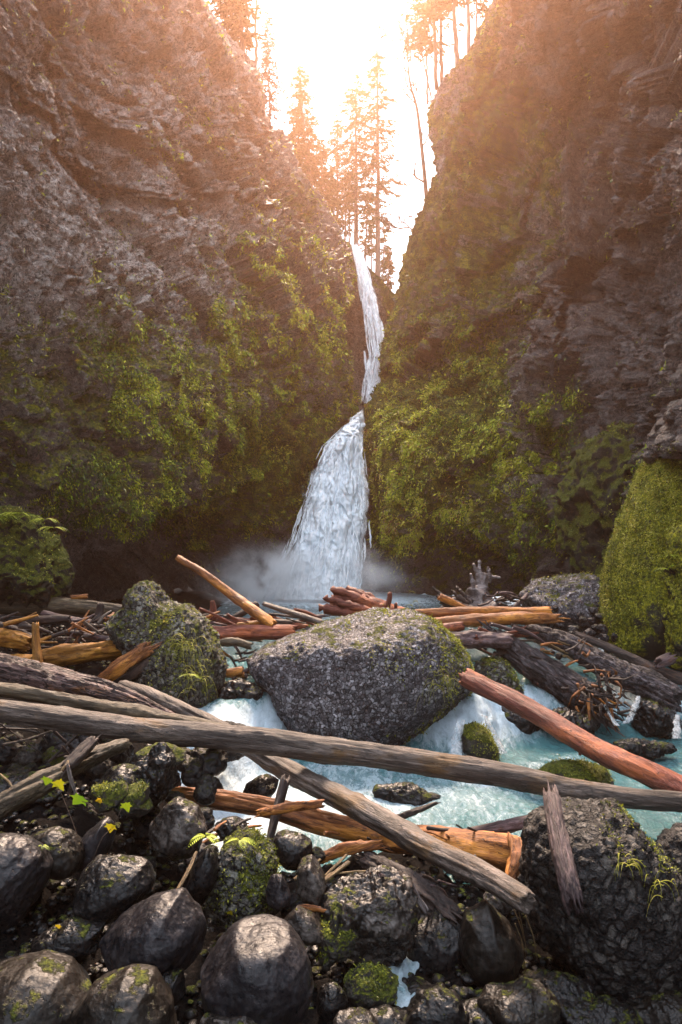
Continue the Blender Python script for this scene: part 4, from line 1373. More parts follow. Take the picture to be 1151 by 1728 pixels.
def spline(pts, n):
    p = np.asarray(pts, float)
    if len(p) == 2:
        t = np.linspace(0, 1, n)[:, None]
        return p[0] * (1 - t) + p[1] * t
    q = np.concatenate([2 * p[:1] - p[1:2], p, 2 * p[-1:] - p[-2:-1]])
    out = []
    for u in np.linspace(0, len(p) - 1 - 1e-6, n):
        i = int(u)
        f = u - i
        a, b_, c, d = q[i], q[i + 1], q[i + 2], q[i + 3]
        out.append(0.5 * (2 * b_ + (c - a) * f + (2 * a - 5 * b_ + 4 * c - d) * f * f + (3 * b_ - a - 3 * c + d) * f ** 3))
    return np.array(out)


def log(name, pts, w, mat, label=None, cat='log', group=None, seed=0, seg=None, rough=0.07, furrow=0.0, flat=1.0, ragged=0.5, stubs=0, taper=(1, 1), hollow=0.25, splinter=0):
    """pts = (px, py, Y) along the axis; w = width in photo pixels at each"""
    A = np.array([P(*q) for q in pts])
    W = np.array([ww * (0.84 if ww > 12 else 1) * q[2] / F / 2 for ww, q in zip(w, pts)])
    L = np.linalg.norm(A[-1] - A[0])
    rm = W.mean()
    n = int(np.clip(L / (rm * 0.16), 14, 260))
    seg = seg or int(np.clip(rm * F / pts[0][2] * 2.6, 10, 88))
    C = spline(A, n)
    ww_ = np.linspace(0, 1, n)[:, None] * L
    C = C + rm * 0.6 * np.concatenate([perlin(np.concatenate([ww_ * 0.7, 0 * ww_, 0 * ww_ + k], 1), seed + 40)[:, None] for k in range(3)], 1) * (L > rm * 8)
    Rr = np.interp(np.linspace(0, len(W) - 1, n), np.arange(len(W)), W)
    X = unit(A[-1] - A[0])
    up = np.array((0, 0, 1.0)) if abs(X[2]) < 0.9 else np.array((0, -1.0, 0))
    Yv = unit(np.cross(up, X))
    Zv = np.cross(X, Yv)
    M = np.stack([X, Yv, Zv], 1)
    org = C[n // 2]
    Cl = (C - org) @ M
    tl = unit(np.gradient(Cl, axis=0))
    u = unit(np.cross(tl, np.array((0, -1.0, 0))))          # near local Z
    v = np.cross(tl, u)
    th = np.arange(seg) / seg * 2 * math.pi
    off = np.random.default_rng(seed).uniform(-40, 40, 3)
    s = np.concatenate([[0], np.cumsum(np.linalg.norm(np.diff(Cl, axis=0), axis=1))])
    ct, st = np.cos(th)[None], np.sin(th)[None]
    q = np.stack([np.repeat(s[:, None], seg, 1) / (rm * 7), ct * 1.0 + 0 * s[:, None], st + 0 * s[:, None]], -1)
    rad = 1 + rough * 1.6 * fbm(q * np.array((1.6, 0.9, 0.9)) + off, 3, 0.55, seed) + rough * 0.8 * ridged(q * np.array((1.1, 4, 4)) + off, 3, 0.6, seed + 1) - rough * 0.7
    rad = rad + 0.035 * ridged(q * np.array((0.7, 9, 9)) + off, 2, 0.6, seed + 7) - 0.03
    patch = fbm(q * np.array((1.2, 0.8, 0.8)) + off * 1.7, 3, 0.6, seed + 8)
    rad = rad + 0.05 * sstep(0.05, 0.12, patch)
    rgk = np.random.default_rng(seed + 555)
    if L > rm * 8:
        Th, Ss = np.meshgrid(th, s / s[-1])
        for k in range(7):                                   # drying cracks
            s0, ln_ = rgk.uniform(0, 1), rgk.uniform(0.10, 0.35)
            t0 = rgk.uniform(0, 6.283) + (Ss - s0) * rgk.normal() * 1.2 + 0.10 * perlin(np.stack([Ss * 14, 0 * Ss, 0 * Ss + k], -1), seed)
            dth = np.abs((Th - t0 + math.pi) % (2 * math.pi) - math.pi)
            rad = rad - 0.26 * sstep(0.16, 0.0, dth) * sstep(ln_, ln_ * 0.5, np.abs(Ss - s0))
        for k in range(int(min(10, 3 + L / rm / 6))):        # knots and bulges
            s0, t0, am = rgk.uniform(0, 1), rgk.uniform(0, 6.283), rgk.uniform(0.05, 0.16)
            dth = np.abs((Th - t0 + math.pi) % (2 * math.pi) - math.pi)
            rad = rad + am * np.exp(-(dth / 0.45) ** 2 - ((Ss - s0) * s[-1] / rm / 0.8) ** 2)
        rad = rad * (1 + 0.07 * perlin(np.stack([Ss * s[-1] / rm * 0.16, 0 * Ss, 0 * Ss + 9], -1) + off, seed + 31))
    if furrow:
        qq = q * np.array((7.0, 5.2, 5.2)) + off
        w_ = ridged(qq + 0.25 * perlin(qq * 0.7, seed + 5)[..., None], 2, 0.5, seed + 2)
        rad = rad - furrow * np.clip(w_ - 0.55, 0, 1)
    e = np.minimum(s, s[-1] - s)[:, None]
    rad = rad * (0.88 + 0.12 * sstep(0, rm * 0.5, e))
    ring = Rr[:, None, None] * rad[..., None] * (ct[..., None] * u[:, None] + flat * st[..., None] * v[:, None])
    V = Cl[:, None] + ring
    # broken ends: the rim runs out unevenly and the middle sinks in
    caps = []
    for end, sg in ((0, -1), (n - 1, 1)):
        base = V[end].copy()
        jag = ragged * rm * (0.9 * fbm(np.stack([ct[0] * 1.7, st[0] * 1.7, 0 * st[0] + end], -1) + off, 3, 0.7, seed + 3) + 0.35 * r_(seed + end, seg))
        span = slice(0, 5) if end == 0 else slice(n - 5, n)
        k = np.linspace(1, 0.0, 5) if end == 0 else np.linspace(0.0, 1, 5)
        V[span] = V[span] + sg * tl[end] * (jag[None, :, None] * k[:, None, None])
        rings = []
        for kk, (f_, dz) in enumerate(((0.86, -0.03), (0.6, -hollow * 0.6), (0.3, -hollow), (0.04, -hollow))):
            rr_ = Cl[end] + (V[end] - Cl[end]) * f_ + sg * tl[end] * rm * (dz + 0.35 * ragged * perlin(np.stack([ct[0] * 3 * f_, st[0] * 3 * f_, 0 * st[0] + kk], -1) + off, seed)[:, None])
            rings.append(rr_)
        caps.append(rings)
    rows = [c_ for c_ in caps[0][::-1]] + [V[i] for i in range(n)] + caps[1]
    W3 = np.stack(rows)
    Fc = grid_faces(len(rows), seg, True)
    Vf = W3.reshape(-1, 3)
    parts = stubs or splinter
    if parts:
        root = bpy.data.objects.new(name, None)
        root.empty_display_size = 0.1
        COL.objects.link(root)
        m = Matrix(M.tolist()).to_4x4()
        m.translation = Vector(org)
        root.matrix_world = m
        tag(root, label, cat, group)
        mesh_np('trunk', Vf, Fc, mat, True, None, root)
        rg = np.random.default_rng(seed + 77)
        for k in range(stubs):
            i = rg.integers(int(n * 0.08), int(n * 0.92))
            a = rg.uniform(-0.9, 2.4)
            d = unit(u[i] * math.cos(a) + v[i] * math.sin(a) + tl[i] * rg.uniform(-0.5, 0.5))
            mb = MB()
            rs = Rr[i] * rg.uniform(0.10, 0.2)
            l = Rr[i] * rg.uniform(0.06, 0.3)
            mb.tube([Cl[i] + d * Rr[i] * 0.8, Cl[i] + d * Rr[i] * 0.98, Cl[i] + d * (Rr[i] * 0.98 + l * 0.6), Cl[i] + d * (Rr[i] * 0.98 + l)], [rs * 1.5, rs * 1.2, rs, rs * 0.8], 8)
            mb.build('branch_stub', mat, root)
        for k in range(splinter):
            i = n - 1 if k % 2 == 0 or splinter < 3 else 0
            sg = 1 if i else -1
            a = rg.uniform(0, 6.28)
            d = u[i] * math.cos(a) + v[i] * math.sin(a)
            b_ = Cl[i] + d * Rr[i] * rg.uniform(0.2, 0.85) - sg * tl[i] * rm * 0.5
            l = rm * rg.uniform(1.2, 2.8)
            p1 = b_ + sg * tl[i] * l * 0.6 + d * rm * 0.1
            p2 = b_ + sg * tl[i] * l + d * rm * rg.uniform(0.1, 0.6)
            mb = MB()
            mb.tube([b_, p1, p2], [rm * 0.2, rm * 0.15, rm * 0.02], 5)
            mb.build('splinter', mat, root, smooth=False)
        return root
    ob = mesh_np(name, Vf, Fc, mat, True, None, None, org, M)
    return tag(ob, label, cat, group)


def r_(seed, n):
    return np.random.default_rng(seed + 999).normal(size=n)


# --- foreground
log('fallen_log', [(-60, 1192, 6.3), (120, 1213, 6.5), (330, 1238, 6.8), (560, 1268, 7.0), (800, 1310, 7.05), (1000, 1338, 7.05), (1230, 1366, 7.0)], [44, 46, 50, 50, 47, 43, 38], M_GREYLOG,
    'long smooth grey brown log spanning the whole picture in front of the midstream boulder', seed=1, rough=0.045, stubs=7)
log('fallen_log', [(-60, 1158, 6.55), (60, 1172, 6.6), (200, 1196, 6.75), (300, 1217, 6.85), (385, 1232, 6.95)], [26, 28, 30, 26, 10], M_OLIVELOG,
    'split olive brown log lying along the top of the long front log at the left', seed=2, rough=0.10, stubs=2)
log('fallen_log', [(-70, 1122, 7.1), (20, 1138, 7.2), (130, 1162, 7.3), (220, 1190, 7.4), (290, 1214, 7.5)], [72, 68, 58, 44, 20], M_PINKBARK,
    'thick pinkish log with flaking bark entering from the left edge above the front log', seed=3, rough=0.08, furrow=0.10, stubs=2)
log('fallen_log', [(205, 1158, 8.6), (270, 1182, 8.2), (350, 1218, 7.75), (470, 1292, 7.2), (620, 1372, 6.2), (760, 1452, 5.35), (892, 1524, 4.65)], [26, 28, 32, 40, 46, 50, 46], M_GREYLOG,
    'diagonal grey log passing under the front log and pointing down to the lower right', seed=4, rough=0.05, stubs=6, ragged=0.3)
log('fallen_log', [(292, 1334, 6.9), (370, 1345, 6.85), (470, 1366, 6.75), (580, 1392, 6.65), (700, 1412, 6.5), (790, 1432, 6.35), (872, 1455, 6.2)], [32, 36, 40, 44, 50, 60, 78], M_ORANGE,
    'bright orange log lying under the diagonal log, wide splintered end at right', seed=5, rough=0.09, stubs=4, splinter=4)
log('plank', [(478, 1318, 6.3), (462, 1385, 6.05), (446, 1462, 5.75)], [34, 34, 24], M_DARKWOOD, 'dark weathered plank hanging down across the orange log', 'plank', seed=6, flat=0.45, ragged=0.9)
log('driftwood', [(440, 1372, 5.95), (490, 1362, 5.95), (545, 1356, 6.1)], [16, 20, 18], M_ORANGE, 'short bright orange wood fragment resting on the dark plank', 'driftwood', seed=7, flat=0.6, ragged=1.0, rough=0.14)
log('post', [(930, 1345, 5.2), (940, 1400, 4.9), (955, 1470, 4.6), (968, 1526, 4.45)], [58, 68, 78, 80], M_PURPLE, 'upright grooved grey post leaning against the dark pebbly boulder', 'post', seed=8, flat=0.5, furrow=0.16, rough=0.09, ragged=0.6)
log('fallen_log', [(770, 1410, 6.9), (840, 1400, 6.8), (925, 1384, 6.6)], [18, 26, 28], M_PURPLE, 'short purplish log at the water edge left of the grooved post', seed=9, rough=0.1, stubs=1)
log('fallen_log', [(788, 1142, 10.1), (830, 1166, 9.7), (900, 1203, 9.1), (1010, 1262, 8.2), (1100, 1308, 7.6), (1210, 1362, 7.25)], [37, 38, 40, 45, 49, 53], M_RED,
    'red barkless log sloping down from the midstream boulder to the right edge', seed=10, rough=0.045, stubs=4)
log('fallen_log', [(842, 1080, 12.2), (900, 1122, 11.9), (960, 1160, 11.6), (1012, 1192, 11.3)], [46, 60, 66, 66], M_BARK,
    'thick log of furrowed grey bark ending in a torn root mass on the right', seed=11, rough=0.08, furrow=0.30, splinter=8, ragged=1.0)
log('fallen_log', [(885, 1058, 13.2), (960, 1088, 12.6), (1050, 1134, 11.9), (1150, 1188, 11.3)], [30, 42, 50, 58], M_BARK,
    'long furrowed grey bark log slanting towards the right edge, above the torn root mass', seed=12, rough=0.07, furrow=0.28, stubs=2)
log('fallen_log', [(972, 1070, 13.2), (1060, 1106, 12.8), (1110, 1128, 12.5), (1210, 1165, 12.1)], [14, 20, 24, 26], M_DARKWOOD, 'thin dark red brown log behind the long bark log at right', seed=13, rough=0.09, stubs=2)
log('driftwood', [(1108, 1120, 12.2), (1135, 1110, 12.2)], [22, 24], M_PURPLE, 'short grey stump end lying beside the thin dark log at the right edge', 'driftwood', seed=14, ragged=0.8)
log('fallen_log', [(700, 1036, 12.9), (780, 1033, 12.8), (850, 1030, 12.7), (925, 1032, 12.6)], [16, 18, 18, 22], M_ORANGE, 'slim bright orange log on top of the jam, right of the midstream boulder', seed=15, rough=0.08, stubs=2, ragged=0.8)
log('fallen_log', [(716, 1053, 12.5), (800, 1047, 12.4), (880, 1044, 12.3), (940, 1043, 12.3)], [20, 24, 26, 18], M_ORANGE, 'second bright orange log just below the slim one, ragged right end', seed=16, rough=0.1, splinter=3, ragged=1.0)
log('fallen_log', [(745, 1076, 12.0), (800, 1082, 11.95), (862, 1086, 11.9)], [30, 34, 32], M_PURPLE, 'purple grey barked log end under the two orange logs', seed=17, rough=0.08, furrow=0.12)
log('driftwood', [(740, 1062, 12.1), (782, 1056, 12.1)], [20, 18], M_RED, 'stubby red log end between the orange logs and the purple grey log', 'driftwood', seed=18)
log('fallen_log', [(-60, 1012, 13.4), (60, 1020, 13.2), (150, 1026, 13.0), (216, 1032, 12.8)], [40, 36, 30, 22], M_OLIVELOG, 'long dark brown log at the back left below the mossy fern boulder', seed=19, rough=0.06, stubs=2)
log('fallen_log', [(335, 1066, 11.8), (400, 1068, 11.75), (500, 1068, 11.7)], [34, 34, 28], M_RED, 'red log end wedged between the pointed boulder and the midstream boulder', seed=20, rough=0.07, stubs=2)
log('fallen_log', [(330, 1046, 12.4), (420, 1049, 12.4), (520, 1058, 12.3)], [14, 16, 16], M_RED, 'thinner pinkish log lying behind the wedged red log', seed=21, rough=0.08)
log('driftwood', [(400, 1056, 12.0), (444, 1052, 12.0)], [12, 14], M_YELLOW, 'short yellow wood piece on the wedged red log', 'driftwood', seed=22)
log('driftwood', [(455, 1050, 12.1), (496, 1052, 12.1)], [15, 14], M_DARKWOOD, 'short dark red stick end beside the leaning pole', 'driftwood', seed=23)
log('pole', [(303, 942, 12.6), (350, 970, 12.3), (400, 1008, 12.1), (462, 1056, 11.7)], [12, 16, 20, 22], M_ORANGE, 'long orange brown pole leaning up to the left above the log jam', 'pole', seed=24, rough=0.05, stubs=4)
log('pole', [(382, 1050, 12.5), (412, 1034, 12.5), (436, 1020, 12.6)], [12, 13, 12], M_DARKWOOD, 'dark stick crossing behind the leaning orange brown pole', 'stick', seed=25)
log('pole', [(444, 1018, 12.2), (490, 1033, 11.9), (545, 1052, 11.7)], [7, 11, 13], M_GREYLOG, 'grey brown pointed stick leaning on the left shoulder of the midstream boulder', 'stick', seed=26)
log('driftwood', [(358, 1014, 12.3), (360, 1030, 12.3), (360, 1048, 12.3)], [8, 12, 12], M_RED, 'short upright stub behind the pointed mossy boulder', 'driftwood', seed=27)
log('fallen_log', [(75, 1112, 10.3), (140, 1102, 10.2), (210, 1092, 10.1), (268, 1078, 10.0)], [38, 38, 36, 20], M_YELLOW, 'broken ochre yellow log lying left of the pointed mossy boulder', seed=28, rough=0.12, stubs=2, splinter=3, ragged=1.0)
log('fallen_log', [(-50, 1078, 10.8), (10, 1080, 10.7), (52, 1088, 10.6)], [36, 34, 28], M_YELLOW, 'yellow rotten log end at the left edge behind the upright post', seed=29, rough=0.15)
log('fallen_log', [(-40, 1114, 10.5), (20, 1116, 10.4), (80, 1112, 10.3)], [24, 26, 26], M_YELLOW, 'dim ochre log under the upright post at the left edge', seed=30, rough=0.12)
log('post', [(62, 1050, 9.9), (63, 1090, 9.85), (66, 1128, 9.8)], [18, 22, 28], M_YELLOW, 'upright square ochre post among the logs on the left', 'post', seed=31, flat=0.6, rough=0.06, ragged=0.3)
log('post', [(170, 1018, 12.2), (168, 1036, 12.2), (163, 1056, 12.1)], [14, 17, 18], M_DARKWOOD, 'short dark stub sticking up in front of the long back left log', 'post', seed=32, rough=0.05, ragged=0.2)
log('driftwood', [(72, 1034, 11.8), (110, 1043, 11.6), (162, 1053, 11.4)], [9, 12, 12], M_PURPLE, 'smooth pinkish grey branch lying left of the pointed boulder', 'branch', seed=33, rough=0.05)
log('driftwood', [(30, 1056, 11.6), (70, 1048, 11.5), (120, 1044, 11.5)], [18, 18, 16], M_DARKWOOD, 'dark low log under the pinkish grey branch', 'log', seed=34, rough=0.1)
log('driftwood', [(165, 1150, 9.4), (205, 1122, 9.4), (252, 1092, 9.5)], [22, 30, 26], M_ORANGE, 'splintered orange slab slanting up below the broken ochre log', 'driftwood', seed=35, flat=0.5, rough=0.16, splinter=5, ragged=1.2)
log('driftwood', [(185, 1160, 9.5), (232, 1130, 9.5), (270, 1095, 9.6)], [14, 20, 18], M_DARKWOOD, 'grey black splinter behind the splintered orange slab', 'driftwood', seed=36, rough=0.14, ragged=1.2)
log('fallen_log', [(-60, 1395, 5.3), (20, 1352, 5.5), (90, 1316, 5.8), (150, 1282, 6.1), (212, 1255, 6.4)], [46, 46, 42, 38, 24], M_OLIVELOG, 'grooved brown log rising from the left edge below the front log', seed=37, rough=0.08, furrow=0.14, stubs=3)
log('driftwood', [(112, 1296, 5.75), (135, 1272, 5.9), (158, 1248, 6.05)], [24, 26, 22], M_DARKWOOD, 'stubby brown branch propped on the grooved log', 'branch', seed=38, rough=0.1, splinter=3)
log('driftwood', [(114, 1290, 5.6), (120, 1315, 5.55), (130, 1342, 5.5)], [10, 14, 8], M_SILVER, 'grey strip of bark hanging over the grooved log', 'bark', seed=39, flat=0.4, rough=0.16, ragged=1)
log('driftwood', [(662, 1382, 7.3), (700, 1370, 7.3), (738, 1355, 7.4)], [11, 13, 6], M_DARKWOOD, 'dark splintery stick over the white water behind the diagonal log', 'stick', seed=40, rough=0.15, ragged=1.4)
log('fallen_log', [(618, 1450, 5.9), (670, 1478, 5.6), (720, 1506, 5.4), (770, 1552, 5.1)], [34, 44, 48, 34], M_DARKWOOD, 'rotten purplish log lying under the diagonal log', seed=41, rough=0.16, furrow=0.12, splinter=6, ragged=1.2)
log('driftwood', [(540, 1450, 5.9), (580, 1432, 5.9), (640, 1424, 5.9)], [18, 26, 18], M_ORANGE, 'jagged orange wood chunk under the orange log', 'driftwood', seed=42, flat=0.6, rough=0.2, splinter=4, ragged=1.2)
log('driftwood', [(506, 1530, 4.85), (530, 1532, 4.85), (556, 1538, 4.85)], [10, 12, 6], M_ORANGE, 'small orange wood chip on the faceted stone', 'driftwood', seed=43, flat=0.5, rough=0.2)
log('driftwood', [(693, 1490, 5.15), (705, 1515, 5.1), (720, 1538, 5.05)], [10, 16, 18], M_SILVER, 'pale split wood sliver beside the rotten purplish log', 'driftwood', seed=44, flat=0.35, ragged=0.8)
log('driftwood', [(868, 1420, 6.1), (872, 1450, 5.95), (862, 1490, 5.8)], [30, 34, 24], M_ORANGE, 'crumbling orange rot at the wide end of the orange log', 'driftwood', seed=45, rough=0.3, ragged=1.2)
log('driftwood', [(380, 1137, 11.0), (410, 1132, 11.0)], [18, 18], M_ORANGE, 'small orange log end in the dark gap left of the midstream boulder', 'driftwood', seed=46, rough=0.12)
log('driftwood', [(366, 1086, 11.4), (395, 1084, 11.4), (425, 1092, 11.4)], [14, 18, 12], M_OLIVELOG, 'olive wood slab under the wedged red log', 'driftwood', seed=47, rough=0.12)
log('driftwood', [(120, 1008, 13.0), (148, 1006, 13.0)], [7, 8], M_ORANGE, 'small orange plank on the dark bank at the back left', 'driftwood', seed=48, flat=0.5)
for k, (a, b_, Y0, Y1, w) in enumerate([((497, 1484), (541, 1450), 5.3, 5.4, 6), ((526, 1502), (590, 1455), 5.0, 5.3, 9), ((548, 1478), (585, 1442), 5.2, 5.4, 5), ((566, 1474), (638, 1470), 5.2, 5.2, 4),
                                        ((298, 1505), (332, 1438), 4.85, 5.2, 7), ((0, 1306), (28, 1342), 5.8, 5.7, 4), ((104, 1300), (115, 1284), 5.6, 5.7, 5)]):
    log('driftwood_stick', [(a[0], a[1], Y0), ((a[0] + b_[0]) / 2 + 3, (a[1] + b_[1]) / 2 - 2, (Y0 + Y1) / 2), (b_[0], b_[1], Y1)], [w * 0.8, w, w * 0.7], M_STRAW,
        ['short straw coloured stick left of the leaning pair on the stones', 'thickest straw coloured stick leaning on the tilted greenish stone', 'thin straw coloured stick just above the thickest one', 'fine straw coloured stem lying flat below the rotten log',
         'bent tan stick leaning on the egg shaped stone', 'thin yellow stem at the left edge behind the grooved log', 'tiny yellow stick standing on the grooved log'][k], 'stick', seed=60 + k, seg=8)

# --- stump with splayed roots behind the midstream boulder, and the silver snag on the right
def rootwad(name, label, base, roots, mat, cat='stump', trunk=None, seed=0):
    ob = empty(name, base, label, cat)
    rg = np.random.default_rng(seed)
    mb = MB()
    tp = np.array([P(*q[:3]) for q in trunk])
    tr = [q[3] * q[2] / F / 2 for q in trunk]
    pts = spline(tp, 26)
    rad = np.interp(np.linspace(0, len(tr) - 1, 26), np.arange(len(tr)), tr)
    seg = 26
    mb.tube(pts, rad, seg)
    V = mb.V[0]
    cen = np.concatenate([np.repeat(pts, seg, 0), pts[:1], pts[-1:]])
    d = V - cen
    a = np.arctan2(d[:, 2], d[:, 0] + d[:, 1])
    q = np.stack([np.cos(a) * 3, np.sin(a) * 3, V[:, 2] * 2.0 + V[:, 0] * 1.2], -1)
    mb.V[0] = cen + d * (1 + 0.45 * (ridged(q, 3, 0.6, seed) - 0.9))[:, None]
    mb.build('trunk', mat, ob, base)
    for k, rt in enumerate(roots):
        m2 = MB()
        p = spline(np.array([P(*q[:3]) for q in rt]), 14)
        p = p + rg.normal(size=p.shape) * 0.012
        ww = np.interp(np.linspace(0, len(rt) - 1, 14), np.arange(len(rt)), [q[3] * q[2] / F / 2 for q in rt])
        m2.tube(p, ww * (1 + 0.2 * rg.normal(size=14)), 9)
        m2.build('root', mat, ob, base)
    return ob


rootwad('tree_stump', 'reddish brown stump with splayed grooved roots on top of the midstream boulder', P(600, 1035, 12.9),
        [[(640, 1030, 12.6, 20), (600, 1010, 12.5, 18), (562, 993, 12.4, 12)], [(645, 1028, 12.7, 18), (615, 1008, 12.7, 14), (586, 993, 12.8, 9)],
         [(630, 1040, 12.4, 18), (580, 1034, 12.3, 18), (538, 1024, 12.3, 13)], [(630, 1036, 12.4, 16), (590, 1022, 12.3, 16), (548, 1008, 12.3, 10)], [(650, 1030, 12.9, 14), (625, 1008, 12.9, 10), (598, 994, 13.0, 5)]],
        M_RED, trunk=[(690, 1050, 12.8, 30), (640, 1034, 12.7, 36), (600, 1022, 12.6, 40), (560, 1018, 12.5, 30)], seed=3)
log('driftwood', [(654, 1024, 12.6), (657, 1012, 12.6), (658, 1000, 12.6)], [9, 9, 8], M_RED, 'upright reddish stub standing right of the splayed stump', 'driftwood', seed=49)
log('driftwood', [(668, 1028, 12.6), (668, 1018, 12.6)], [6, 6], M_RED, 'tiny reddish peg next to the upright stub', 'driftwood', seed=50)
rootwad('tree_stump', 'silver grey dead snag with forked roots standing above the orange logs on the right', P(805, 1030, 14.5),
        [[(812, 985, 14.4, 14), (806, 968, 14.4, 9), (800, 952, 14.4, 5)], [(818, 985, 14.4, 12), (826, 972, 14.4, 8), (824, 956, 14.4, 4)], [(800, 1000, 14.2, 12), (798, 985, 14.1, 8), (796, 968, 14.1, 5)],
         [(815, 985, 14.4, 9), (835, 974, 14.4, 6), (843, 976, 14.4, 4)], [(800, 1006, 14.2, 12), (770, 1012, 14.0, 9), (742, 1028, 13.9, 6)], [(812, 1006, 14.2, 12), (830, 1018, 14.0, 9), (848, 1030, 13.9, 6)],
         [(800, 1010, 14.2, 12), (775, 1022, 14.0, 8), (760, 1032, 13.9, 5)], [(815, 1000, 14.2, 9), (808, 950, 14.5, 4), (812, 950, 14.5, 3)]],
        M_SILVER, trunk=[(814, 968, 14.4, 14), (812, 990, 14.3, 22), (806, 1010, 14.2, 44), (806, 1034, 14.1, 76)], seed=5)
rootwad('tree_stump', 'blackened roots with one orange limb to the left of the silver snag', P(750, 1030, 13.8),
        [[(775, 1026, 13.7, 9), (750, 1008, 13.7, 8), (730, 992, 13.7, 4)], [(790, 1020, 13.9, 9), (770, 1004, 13.9, 8), (764, 996, 13.9, 4)], [(780, 1030, 13.6, 10), (755, 1018, 13.6, 9), (738, 1004, 13.6, 6)],
         [(795, 1022, 14, 8), (778, 1000, 14, 7), (770, 990, 14, 3)]],
        M_DARKWOOD, trunk=[(745, 1012, 13.7, 12), (770, 1026, 13.7, 20), (800, 1036, 13.7, 24)], seed=6)
log('driftwood', [(740, 1008, 13.3), (758, 1016, 13.3), (788, 1030, 13.3)], [12, 12, 8], M_ORANGE, 'curved orange limb lying over the blackened roots', 'branch', seed=51)
log('driftwood', [(862, 1030, 13.6), (880, 1014, 13.8), (890, 1002, 14.0)], [7, 8, 6], M_PURPLE, 'pale branch leaning on the grey rounded boulder', 'branch', seed=52)

# root mass of the furrowed log
rg = np.random.default_rng(21)
ob = empty('root_mass', P(1010, 1185, 11.0), 'shaggy brown torn root mass hanging over the right cascade', 'roots')
for m_, cnt in ((M_DARKWOOD, 70), (M_ORANGE, 22)):
    mb = MB()
    for k in range(cnt):
        a = P(rg.normal(1005, 26), rg.normal(1170, 22), rg.uniform(10.7, 11.2))
        d = np.array((rg.normal(0.3, 0.5), rg.normal(-0.3, 0.4), rg.normal(-0.5, 0.6)))
        l = rg.uniform(0.12, 0.42)
        mb.tube([a, a + d * l * 0.5 + rg.normal(size=3) * 0.03, a + d * l + rg.normal(size=3) * 0.06], [0.028, 0.018, 0.004], 5, cap=True)
    mb.build('root_strands', m_, ob, np.array(ob.location))['kind'] = 'stuff'

# loose sticks of the jam
rg = np.random.default_rng(31)
def sticks(n, bx, Y, mats, label, group, wid=(3, 8), ln=(18, 60), ang=(-35, 35)):
    for k in range(n):
        px, py = rg.uniform(bx[0], bx[2]), rg.uniform(bx[1], bx[3])
        a = math.radians(rg.uniform(*ang))
        l = rg.uniform(*ln)
        y0 = Y + rg.uniform(-0.25, 0.25)
        q = [(px - math.cos(a) * l / 2, py - math.sin(a) * l / 2, y0 - 0.1), (px + rg.normal() * 2, py + rg.normal() * 2, y0), (px + math.cos(a) * l / 2, py + math.sin(a) * l / 2, y0 + 0.1)]
        w = rg.uniform(*wid)
        log('driftwood_stick', q, [w, w * 0.9, w * 0.5], mats[k % len(mats)], label, 'stick', group, seed=200 + n + k, seg=7, rough=0.1)


sticks(22, (110, 1040, 205, 1078), 10.7, [M_PURPLE, M_DARKWOOD, M_ORANGE, M_GREYLOG], 'broken stick in the tangle left of the pointed mossy boulder', 'sticks tangled left of the pointed boulder', (3, 8), (18, 55), (-60, 40))
sticks(16, (820, 1000, 880, 1028), 13.8, [M_DARKWOOD, M_PURPLE], 'grey brown twig in the pile between the silver snag and the grey boulder', 'twigs piled by the silver snag', (3, 6), (16, 40), (-40, 30))
sticks(14, (905, 1085, 990, 1135), 11.9, [M_ORANGE, M_DARKWOOD, M_STRAW], 'small stick caught between the two furrowed bark logs', 'sticks between the bark logs', (3, 6), (14, 40), (-40, 50))
sticks(16, (370, 1095, 430, 1150), 11.6, [M_DARKWOOD, M_ORANGE, M_PURPLE], 'dark stick jammed in the gap between the two grey boulders', 'sticks between the two grey boulders', (3, 8), (16, 50), (-70, 70))
sticks(22, (0, 1225, 220, 1300), 6.8, [M_DARKWOOD, M_DARKWOOD, M_GREYLOG], 'thin dark twig in the shade under the left end of the front log', 'twigs under the left end of the front log', (2, 6), (30, 110), (-50, 60))
sticks(12, (0, 1040, 70, 1120), 10.9, [M_DARKWOOD, M_YELLOW], 'rotten brown stick behind the upright ochre post', 'sticks behind the upright ochre post', (5, 12), (30, 80), (-30, 30))
sticks(12, (350, 1385, 420, 1425), 5.9, [M_DARKWOOD, M_ORANGE], 'wet broken stick below the orange log beside the fern sprig', 'sticks below the orange log', (3, 8), (24, 70), (-50, -10))
sticks(10, (640, 1480, 760, 1540), 5.25, [M_DARKWOOD, M_PURPLE], 'dark splinter fallen from the rotten purplish log', 'splinters by the rotten log', (3, 8), (24, 60), (10, 60))
sticks(12, (690, 1040, 760, 1062), 12.9, [M_ORANGE, M_RED, M_DARKWOOD], 'stick packed beneath the left ends of the orange logs', 'sticks beneath the orange logs', (3, 7), (20, 60), (-20, 20))
sticks(22, (440, 1030, 560, 1062), 12.3, [M_DARKWOOD, M_RED, M_PURPLE], 'thin stick packed between the leaning pole and the splayed stump', 'sticks by the leaning pole', (3, 7), (20, 70), (-25, 30))
sticks(24, (255, 1040, 420, 1075), 12.0, [M_RED, M_DARKWOOD, M_PURPLE, M_ORANGE], 'stick lying in the jam behind the pointed mossy boulder', 'sticks behind the pointed boulder', (3, 8), (20, 80), (-30, 30))
sticks(13, (0, 1050, 200, 1130), 10.9, [M_DARKWOOD, M_YELLOW, M_PURPLE, M_DARKWOOD], 'broken branch lying among the ochre logs on the left', 'branches among the ochre logs', (4, 12), (30, 110), (-30, 30))
sticks(18, (790, 1060, 900, 1110), 12.2, [M_DARKWOOD, M_PURPLE, M_RED], 'dark stick under the orange logs above the furrowed log', 'sticks under the orange logs', (4, 9), (20, 80), (-20, 35))
